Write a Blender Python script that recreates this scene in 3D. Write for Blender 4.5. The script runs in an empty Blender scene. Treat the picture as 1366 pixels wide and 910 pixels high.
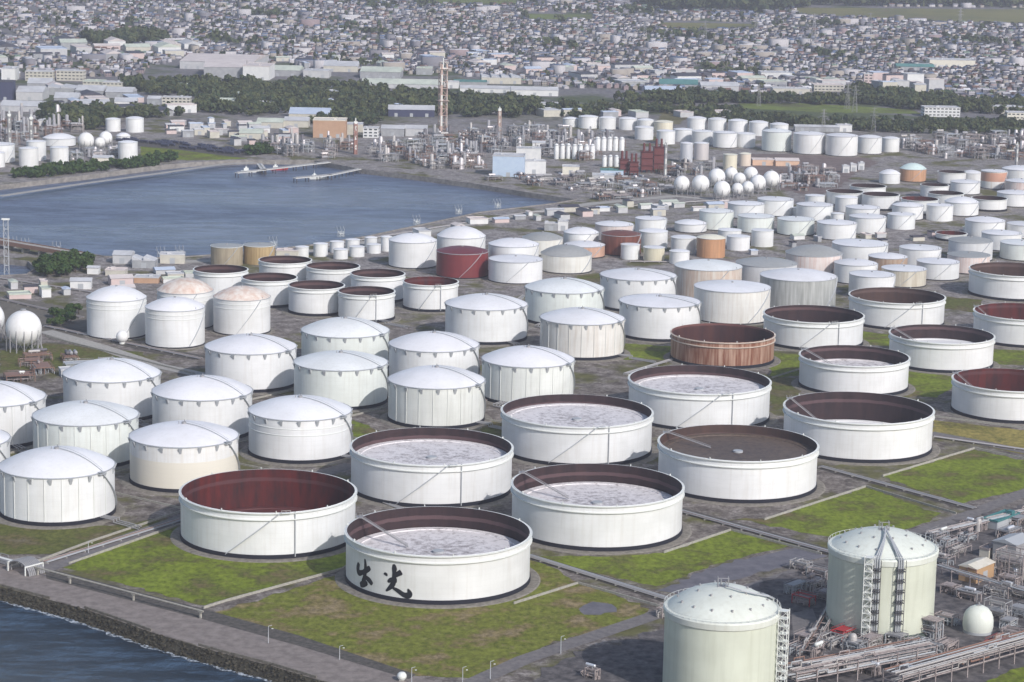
import bpy, math, random
import numpy as np
from mathutils import Vector
from mathutils.geometry import tessellate_polygon
random.seed(7); rng = np.random.default_rng(7)
R_ = math.radians
SC = bpy.context.scene

# ---------------------------------------------------------------- camera
CAM_H, CAM_PITCH, CAM_ROLL, CAM_F = 311.3, R_(11.02), R_(1.168), 3229.0
cam_d = bpy.data.cameras.new('camera'); cam = bpy.data.objects.new('camera', cam_d)
SC.collection.objects.link(cam); SC.camera = cam
cam_d.sensor_width = 36.0; cam_d.lens = CAM_F / 1366 * 36.0
cam_d.clip_start = 1.0; cam_d.clip_end = 60000
_F = Vector((0, math.cos(CAM_PITCH), -math.sin(CAM_PITCH))); _X = Vector((1, 0, 0)); _U = _X.cross(_F)
_RT = _X * math.cos(CAM_ROLL) + _U * math.sin(CAM_ROLL); _UP = -_X * math.sin(CAM_ROLL) + _U * math.cos(CAM_ROLL)
from mathutils import Matrix
_m = Matrix((_RT, _UP, -_F)).transposed().to_4x4(); _m.translation = (0, 0, CAM_H)
cam.matrix_world = _m

# ---------------------------------------------------------------- sky, sun, exposure
SUN_EL, SUN_AZ = R_(34), R_(36)           # azimuth to the right of "behind the camera"
world = bpy.data.worlds.new('World'); SC.world = world; world.use_nodes = True
wn = world.node_tree; bg = wn.nodes['Background']
sky = wn.nodes.new('ShaderNodeTexSky'); sky.sky_type = 'NISHITA'; sky.sun_disc = False
sky.sun_elevation = SUN_EL; sky.sun_rotation = math.pi - SUN_AZ
sky.altitude = 300; sky.air_density = 1.0; sky.dust_density = 2.0; sky.ozone_density = 1.0
wn.links.new(sky.outputs[0], bg.inputs[0]); bg.inputs[1].default_value = 0.15
sun_d = bpy.data.lights.new('sun', 'SUN'); sun_d.energy = 3.6; sun_d.angle = R_(0.6); sun_d.color = (1.0, 0.955, 0.925)
sun = bpy.data.objects.new('sun', sun_d); SC.collection.objects.link(sun)
_sd = Vector((math.sin(SUN_AZ) * math.cos(SUN_EL), -math.cos(SUN_AZ) * math.cos(SUN_EL), math.sin(SUN_EL)))
sun.rotation_euler = _sd.to_track_quat('Z', 'Y').to_euler()
SC.view_settings.view_transform = 'Standard'; SC.view_settings.look = 'None'
SC.view_settings.exposure = 0.04; SC.view_settings.gamma = 1.0; SC.view_settings.use_curve_mapping = False
HAZE_DENSITY = 0.000075
SC.cycles.volume_bounces = 0; SC.cycles.max_bounces = 6

# ---------------------------------------------------------------- helpers
def at(u, v, z=0.0):
    """photo pixel (1366 wide) -> the point of the plane at height z that stands there"""
    d = _F + _RT * ((u - 683) / CAM_F) - _UP * ((v - 455) / CAM_F)
    s = (z - CAM_H) / d.z
    return (d.x * s, d.y * s)
def to_px(P):
    P = np.asarray(P, float) - np.array([0, 0, CAM_H])
    z = P @ np.array(_F); return 683 + CAM_F * (P @ np.array(_RT)) / z, 455 - CAM_F * (P @ np.array(_UP)) / z
def inside(u, v, poly):
    u = np.asarray(u, float); v = np.asarray(v, float); c = np.zeros(u.shape, bool); n = len(poly)
    for i in range(n):
        x1, y1 = poly[i]; x2, y2 = poly[i - 1]
        if y1 == y2: continue
        c ^= ((y1 > v) != (y2 > v)) & (u < (x2 - x1) * (v - y1) / (y2 - y1) + x1)
    return c

class MB:
    def __init__(s): s.v = []; s.f = []; s.m = []
    def add(s, vs, fs, m=0):
        o = len(s.v); s.v += [tuple(p) for p in vs]; s.f += [tuple(i + o for i in f) for f in fs]; s.m += [m] * len(fs); return s
    def box(s, x, y, z, sx, sy, sz, rz=0.0, m=0):           # z = bottom
        c, q = math.cos(rz), math.sin(rz); vs = []
        for dz in (0, sz):
            for dx, dy in ((-1, -1), (1, -1), (1, 1), (-1, 1)):
                a, b = dx * sx / 2, dy * sy / 2; vs.append((x + a * c - b * q, y + a * q + b * c, z + dz))
        return s.add(vs, [(3, 2, 1, 0), (4, 5, 6, 7), (0, 1, 5, 4), (1, 2, 6, 5), (2, 3, 7, 6), (3, 0, 4, 7)], m)
    def gable(s, x, y, z, sx, sy, h, rz=0.0, m=0, mg=None):  # ridge along local x
        c, q = math.cos(rz), math.sin(rz)
        P = [(-1, -1, 0), (1, -1, 0), (1, 1, 0), (-1, 1, 0), (-1, 0, 1), (1, 0, 1)]
        vs = [(x + a * sx / 2 * c - b * sy / 2 * q, y + a * sx / 2 * q + b * sy / 2 * c, z + k * h) for a, b, k in P]
        s.add(vs, [(0, 1, 5, 4), (2, 3, 4, 5), (3, 2, 1, 0)], m); s.add(vs, [(1, 2, 5), (3, 0, 4)], m if mg is None else mg); return s
    def tube(s, p0, p1, r, n=8, m=0, r1=None):
        p0, p1 = Vector(p0), Vector(p1); d = (p1 - p0)
        if d.length < 1e-6: return s
        d.normalize(); a = d.orthogonal().normalized(); b = d.cross(a); r1 = r if r1 is None else r1; vs = []
        for p, rr in ((p0, r), (p1, r1)):
            for i in range(n):
                t = 2 * math.pi * i / n; vs.append(p + (a * math.cos(t) + b * math.sin(t)) * rr)
        return s.add(vs, [(i, (i + 1) % n, n + (i + 1) % n, n + i) for i in range(n)] + [tuple(reversed(range(n))), tuple(range(n, 2 * n))], m)
    def path(s, pts, r, n=6, m=0):
        for a, b in zip(pts, pts[1:]): s.tube(a, b, r, n, m)
        return s
    def lathe(s, prof, n=48, m=0, x=0.0, y=0.0):             # prof [(r, z)] outside view: bottom to top
        o = len(s.v); rings = []
        for r, z in prof:
            if r < 1e-6: s.v.append((x, y, z)); rings.append([len(s.v) - 1]); continue
            k = []
            for i in range(n):
                t = 2 * math.pi * i / n; s.v.append((x + r * math.cos(t), y + r * math.sin(t), z)); k.append(len(s.v) - 1)
            rings.append(k)
        for a, b in zip(rings, rings[1:]):
            for i in range(n):
                j = (i + 1) % n
                if len(a) == 1 and len(b) == 1: continue
                if len(b) == 1: s.f.append((a[i], a[j], b[0]))
                elif len(a) == 1: s.f.append((a[0], b[j], b[i]))
                else: s.f.append((a[i], a[j], b[j], b[i]))
                s.m.append(m)
        return s
    def build(s, name, mats, parent=None, smooth=None, loc=None):
        me = bpy.data.meshes.new(name); me.from_pydata(s.v, [], s.f)
        mats = mats if isinstance(mats, (list, tuple)) else [mats]
        for k in mats: me.materials.append(k)
        if len(mats) > 1: me.polygons.foreach_set('material_index', s.m)
        if smooth:
            me.shade_smooth(); me.set_sharp_from_angle(angle=R_(smooth))
        me.update()
        o = bpy.data.objects.new(name, me); SC.collection.objects.link(o)
        if parent: o.parent = parent
        if loc: o.location = loc
        return o
def empty(name, loc, rz=0.0):
    o = bpy.data.objects.new(name, None); SC.collection.objects.link(o); o.location = loc; o.rotation_euler = (0, 0, rz); o.empty_display_size = 1
    return o
def tag(o, label=None, cat=None, group=None, kind=None):
    if label: o['label'] = label
    if cat: o['category'] = cat
    if group: o['group'] = group
    if kind: o['kind'] = kind
    return o
def copy_tree(o, parent=None):
    c = o.copy(); SC.collection.objects.link(c); c.parent = parent
    for ch in list(o.children): copy_tree(ch, c)
    return c
def np_obj(name, V, F, mats, mi=None, smooth=False):          # many equal faces, fast
    V = np.asarray(V, np.float32); F = np.asarray(F, np.int32); k = F.shape[1]
    me = bpy.data.meshes.new(name); me.vertices.add(len(V)); me.vertices.foreach_set('co', V.ravel())
    me.loops.add(F.size); me.loops.foreach_set('vertex_index', F.ravel())
    me.polygons.add(len(F)); me.polygons.foreach_set('loop_start', np.arange(0, F.size, k, dtype=np.int32))
    try: me.polygons.foreach_set('loop_total', np.full(len(F), k, np.int32))
    except Exception: pass
    for m in mats: me.materials.append(m)
    if mi is not None: me.polygons.foreach_set('material_index', np.asarray(mi, np.int32))
    if smooth: me.polygons.foreach_set('use_smooth', np.ones(len(F), bool))
    me.update(calc_edges=True); me.validate()
    o = bpy.data.objects.new(name, me); SC.collection.objects.link(o); return o

# ---------------------------------------------------------------- materials
MAT = {}
def mat(name, col=(.5, .5, .5), rough=.6, metal=0.0, spec=.4):
    if name in MAT: return MAT[name]
    m = bpy.data.materials.new(name); m.use_nodes = True; b = m.node_tree.nodes['Principled BSDF']
    b.inputs['Base Color'].default_value = (*col, 1); b.inputs['Roughness'].default_value = rough
    b.inputs['Metallic'].default_value = metal; b.inputs['Specular IOR Level'].default_value = spec
    MAT[name] = m; return m
class N:
    """tiny node helper"""
    def __init__(s, m): s.t = m.node_tree; s.b = s.t.nodes['Principled BSDF']
    def new(s, k, **p):
        n = s.t.nodes.new(k)
        for a, v in p.items(): setattr(n, a, v)
        return n
    def link(s, a, b): s.t.links.new(a, b)
    def coord(s, which='Object', scale=(1, 1, 1), rnd=True):
        c = s.new('ShaderNodeTexCoord'); mp = s.new('ShaderNodeMapping'); mp.inputs['Scale'].default_value = scale
        if which == 'World':
            g = s.new('ShaderNodeNewGeometry'); s.link(g.outputs['Position'], mp.inputs['Vector'])
        else: s.link(c.outputs[which], mp.inputs['Vector'])
        if rnd and which == 'Object':
            oi = s.new('ShaderNodeObjectInfo'); k = s.new('ShaderNodeMath', operation='MULTIPLY'); s.link(oi.outputs['Random'], k.inputs[0]); k.inputs[1].default_value = 97
            s.link(k.outputs[0], mp.inputs['Location'])
        return mp.outputs[0]
    def noise(s, vec, scale, detail=4, rough=.55):
        n = s.new('ShaderNodeTexNoise'); n.inputs['Scale'].default_value = scale; n.inputs['Detail'].default_value = detail; n.inputs['Roughness'].default_value = rough
        s.link(vec, n.inputs['Vector']); return n.outputs['Fac']
    def ramp(s, fac, stops):
        r = s.new('ShaderNodeValToRGB'); e = r.color_ramp.elements
        while len(e) < len(stops): e.new(.5)
        for k, (p, c) in zip(e, stops): k.position = p; k.color = (*c, 1) if len(c) == 3 else c
        s.link(fac, r.inputs[0]); return r.outputs[0]
    def mix(s, fac, a, b):
        x = s.new('ShaderNodeMix', data_type='RGBA')
        if isinstance(fac, (int, float)): x.inputs[0].default_value = fac
        else: s.link(fac, x.inputs[0])
        for i, c in ((6, a), (7, b)):
            if isinstance(c, tuple): x.inputs[i].default_value = (*c, 1)
            else: s.link(c, x.inputs[i])
        return x.outputs[2]
    def math(s, op, a, b=None):
        x = s.new('ShaderNodeMath', operation=op)
        for i, c in enumerate((a, b)):
            if c is None: continue
            if isinstance(c, (int, float)): x.inputs[i].default_value = c
            else: s.link(c, x.inputs[i])
        return x.outputs[0]
    def color(s, c): s.link(c, s.b.inputs['Base Color'])
    def bump(s, fac, strength=.3, dist=1.0):
        b = s.new('ShaderNodeBump'); b.inputs['Strength'].default_value = strength; b.inputs['Distance'].default_value = dist
        s.link(fac, b.inputs['Height']); s.link(b.outputs[0], s.b.inputs['Normal'])

def paint(name, base, streak=(.45, .38, .30), amt=.12, lines=.17, rough=.5, band=None, scale=1.0):
    """tank shell paint: plate courses, faint vertical run marks and dirt"""
    m = mat(name, base, rough); n = N(m)
    st = n.noise(n.coord(scale=(.55 * scale, .55 * scale, .035)), 1.0, 5, .6)
    st = n.ramp(st, [(.52 - amt * .5, (0, 0, 0)), (.80 - amt * .35, (1, 1, 1))])
    st = n.math('MULTIPLY', st, min(1, .25 + amt * 1.6))
    c = n.mix(st, base, streak)
    big = n.ramp(n.noise(n.coord(scale=(.05, .05, .08)), 1.0, 3), [(.38, (.90, .90, .895)), (.62, (1, 1, 1))])
    mm = n.new('ShaderNodeMix', data_type='RGBA', blend_type='MULTIPLY'); mm.inputs[0].default_value = 1
    n.link(c, mm.inputs[6]); n.link(big, mm.inputs[7]); c = mm.outputs[2]
    tc = n.new('ShaderNodeTexCoord'); sp = n.new('ShaderNodeSeparateXYZ'); n.link(tc.outputs['Object'], sp.inputs[0])
    oi = n.new('ShaderNodeObjectInfo'); vr = n.ramp(oi.outputs['Random'], [(0, (.93, .93, .92)), (.35, (1, 1, 1)), (.6, (.96, .96, .95)), (1, (.98, .99, .985))])
    m2 = n.new('ShaderNodeMix', data_type='RGBA', blend_type='MULTIPLY'); m2.inputs[0].default_value = 1; n.link(c, m2.inputs[6]); n.link(vr, m2.inputs[7]); c = m2.outputs[2]
    # soft runs of dirt that start under the rim
    rn_ = n.ramp(n.noise(n.coord(scale=(1.6, 1.6, .02)), 1.0, 4, .7), [(.56, (0, 0, 0)), (.74, (1, 1, 1))]); c = n.mix(n.math('MULTIPLY', rn_, .17 + amt * .4), c, tuple(k * .72 for k in base))
    if band:
        z0, z1, bc = band
        f = n.math('MULTIPLY', n.math('GREATER_THAN', sp.outputs[2], z0), n.math('LESS_THAN', sp.outputs[2], z1))
        f = n.math('MULTIPLY', f, .9); c = n.mix(f, c, bc)
    if lines:
        fr = n.math('FRACT', n.math('DIVIDE', sp.outputs[2], 2.45)); ln = n.math('MULTIPLY', n.math('LESS_THAN', fr, .05), lines)
        c = n.mix(ln, c, tuple(k * .55 for k in base))
        an = n.math('FRACT', n.math('MULTIPLY', n.math('ARCTAN2', sp.outputs[1], sp.outputs[0]), 4.2))
        c = n.mix(n.math('MULTIPLY', n.math('LESS_THAN', an, .012), lines * .8), c, tuple(k * .55 for k in base))
    n.color(c); return m
W = (.77, .78, .785)
P = {
 'w': paint('white_tank_paint', W, (.55, .52, .47), .06),
 'g': paint('greenish_white_tank_paint', (.74, .78, .75), (.52, .52, .47), .10),
 'gs': paint('streaked_pale_tank_paint', (.76, .78, .75), (.50, .50, .46), .14),
 'ws': paint('rust_streaked_white_paint', (.77, .76, .73), (.48, .39, .31), .16),
 'wbeige': paint('white_paint_beige_lower', (.80, .80, .79), (.60, .54, .44), .12, band=(1.0, 15.5, (.70, .66, .56))),
 'ys': paint('grey_streaked_paint', (.52, .53, .52), (.27, .28, .27), .38),
 'y': paint('pale_grey_paint', (.66, .67, .69), (.5, .5, .5), .15),
 'yr': paint('cream_white_paint', (.76, .76, .72), (.55, .5, .42), .15),
 'pk': paint('pink_freckled_paint', (.74, .68, .66), (.55, .30, .22), .22, scale=2),
 'pk2': paint('pinkish_orange_paint', (.66, .44, .34), (.42, .22, .14), .3),
 'rb': paint('beige_rusty_paint', (.70, .66, .60), (.48, .30, .20), .32),
 'rust': paint('rusty_orange_paint', (.60, .43, .33), (.20, .075, .04), .62, scale=.8),
 'rrust': paint('deep_rust_paint', (.22, .075, .05), (.10, .035, .025), .4),
 'orange': paint('orange_paint', (.56, .30, .16), (.34, .19, .11), .3),
 'red': paint('dark_red_paint', (.20, .034, .036), (.14, .02, .03), .2),
 'beige': paint('beige_paint', (.68, .64, .50), (.5, .44, .3), .15),
 'beiges': paint('beige_streaked_paint', (.66, .63, .54), (.42, .36, .27), .35),
 'brs': paint('brown_streaked_paint', (.50, .40, .32), (.30, .17, .10), .35),
 'mint': paint('orange_brown_wall_paint', (.62, .36, .22), (.4, .22, .12), .3),
 'orust': paint('white_paint_rust_band', (.76, .76, .74), (.5, .35, .25), .15, band=(8, 17, (.50, .24, .15))),
 'cream': paint('cream_paint', (.76, .72, .58), (.6, .5, .38), .12),
 'cream2': paint('pinkish_cream_paint', (.76, .66, .56), (.6, .5, .38), .12),
 'silver': mat('silver_cladding', (.66, .68, .72), .35, .35), 'silverp': mat('rosy_silver_cladding', (.66, .62, .62), .4, .3),
 'tan': paint('tan_paint', (.42, .36, .26), (.22, .18, .13), .35), 'tan2': paint('yellow_tan_paint', (.50, .38, .20), (.26, .16, .08), .35),
 'rd': paint('white_paint_rd', W, (.55, .52, .47), .06),
}
P['rd2'] = P['wr'] = P['wb'] = P['wd'] = P['wroof'] = P['w']
BALL = paint('ball_tank_white', (.82, .82, .82), (.6, .58, .55), .05, lines=0)
ROOF_W = paint('white_roof_paint', (.79, .79, .82), (.6, .58, .56), .05, lines=0)
ROOF_G = paint('pale_greenish_roof', (.77, .79, .80), (.55, .55, .5), .08, lines=0)
ROOF_RUST = paint('rust_tinged_roof', (.78, .72, .66), (.55, .32, .22), .30, lines=0, scale=.5)
ROOF_GREY = paint('grey_roof_paint', (.36, .37, .37), (.25, .25, .25), .15, lines=0)
ROOF_RED = paint('dark_red_roof', (.16, .035, .045), (.1, .02, .03), .2, lines=0)
ROOF_MINT = paint('mint_roof', (.62, .74, .72), (.5, .5, .45), .1, lines=0)
ROOF_CREAM = paint('cream_roof', (.78, .75, .62), (.6, .5, .4), .1, lines=0)
ROOFS = {'g': ROOF_G, 'gs': ROOF_W, 'rd': ROOF_RUST, 'rd2': ROOF_RUST, 'y': ROOF_GREY, 'yr': ROOF_GREY, 'pk': ROOF_GREY, 'red': ROOF_RED, 'mint': ROOF_MINT,
         'cream': ROOF_CREAM, 'cream2': ROOF_CREAM, 'tan': ROOF_GREY, 'tan2': ROOF_GREY, 'rb': ROOF_G, 'rrust': P['rrust'], 'orange': ROOF_CREAM}
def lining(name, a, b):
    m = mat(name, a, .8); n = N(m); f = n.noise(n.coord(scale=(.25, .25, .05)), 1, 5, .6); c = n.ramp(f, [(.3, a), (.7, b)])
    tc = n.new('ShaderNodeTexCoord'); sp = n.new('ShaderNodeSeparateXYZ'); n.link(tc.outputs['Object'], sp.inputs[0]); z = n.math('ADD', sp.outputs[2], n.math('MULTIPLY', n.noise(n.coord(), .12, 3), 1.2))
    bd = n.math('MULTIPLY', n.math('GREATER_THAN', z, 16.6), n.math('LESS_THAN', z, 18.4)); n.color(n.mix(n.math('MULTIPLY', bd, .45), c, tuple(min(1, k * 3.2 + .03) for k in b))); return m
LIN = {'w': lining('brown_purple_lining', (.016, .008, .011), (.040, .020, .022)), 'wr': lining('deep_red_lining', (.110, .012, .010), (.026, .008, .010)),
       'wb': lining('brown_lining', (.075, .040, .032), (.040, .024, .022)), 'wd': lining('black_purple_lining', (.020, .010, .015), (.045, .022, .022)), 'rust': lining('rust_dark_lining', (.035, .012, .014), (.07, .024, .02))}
def deckmat(name, base, spot, lo, hi):
    m = mat(name, base, .6); n = N(m); v = n.coord(scale=(1, 1, 1)); f = n.noise(v, .30, 7, .78)
    tc = n.new('ShaderNodeTexCoord'); le = n.new('ShaderNodeVectorMath', operation='LENGTH'); n.link(tc.outputs['Object'], le.inputs[0])
    ring = n.ramp(n.math('DIVIDE', le.outputs['Value'], 41), [(.25, (1, 1, 1)), (.80, (0, 0, 0))])
    f = n.math('ADD', n.math('MULTIPLY', f, .92), n.math('MULTIPLY', ring, .10)); n.color(n.ramp(f, [(lo, base), (hi, spot)])); return m
DECK = {'w': deckmat('pale_pink_deck', (.72, .69, .69), (.25, .22, .22), .46, .64), 'wb': deckmat('brown_deck', (.130, .095, .072), (.060, .042, .036), .42, .62),
        'white': deckmat('plain_white_deck', (.78, .78, .78), (.6, .55, .55), .6, .8), 'dark': deckmat('dark_red_deck', (.10, .03, .03), (.06, .025, .03), .45, .7)}
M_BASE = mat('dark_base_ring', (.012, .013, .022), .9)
M_TRIM = mat('grey_trim', (.38, .40, .42), .6)
M_TRIMW = mat('white_trim', (.68, .70, .67), .55)
M_STEEL = mat('galvanised_steel', (.30, .30, .31), .55, .1)
M_DARK = mat('dark_steel', (.07, .07, .08), .6)
def gravel(name, a, b, sc=.12, c=None):
    m = mat(name, a, .95, spec=.15); n = N(m); v = n.coord('World', rnd=False); f = n.noise(v, sc, 7, .68)
    st = [(.38, a), (.62, b)]
    if c: st.append((.75, c))
    n.color(n.ramp(f, st)); return m
M_PAD = gravel('tank_pad_gravel', (.15, .138, .12), (.25, .23, .20), .4)
M_CONC = gravel('pale_concrete', (.30, .29, .27), (.40, .385, .36), .5)
M_WALLC = gravel('dike_concrete', (.27, .26, .23), (.38, .37, .33), .8)
M_LINE = mat('stair_grey', (.40, .42, .44), .6)
M_ASPH = gravel('road_asphalt', (.14, .132, .135), (.20, .185, .18), .35)
M_APRON = gravel('sea_apron_paving', (.17, .148, .138), (.26, .228, .212), .22)
M_DARKTRACK = gravel('dark_pipe_trench', (.06, .058, .055), (.12, .11, .10), .4)
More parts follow.
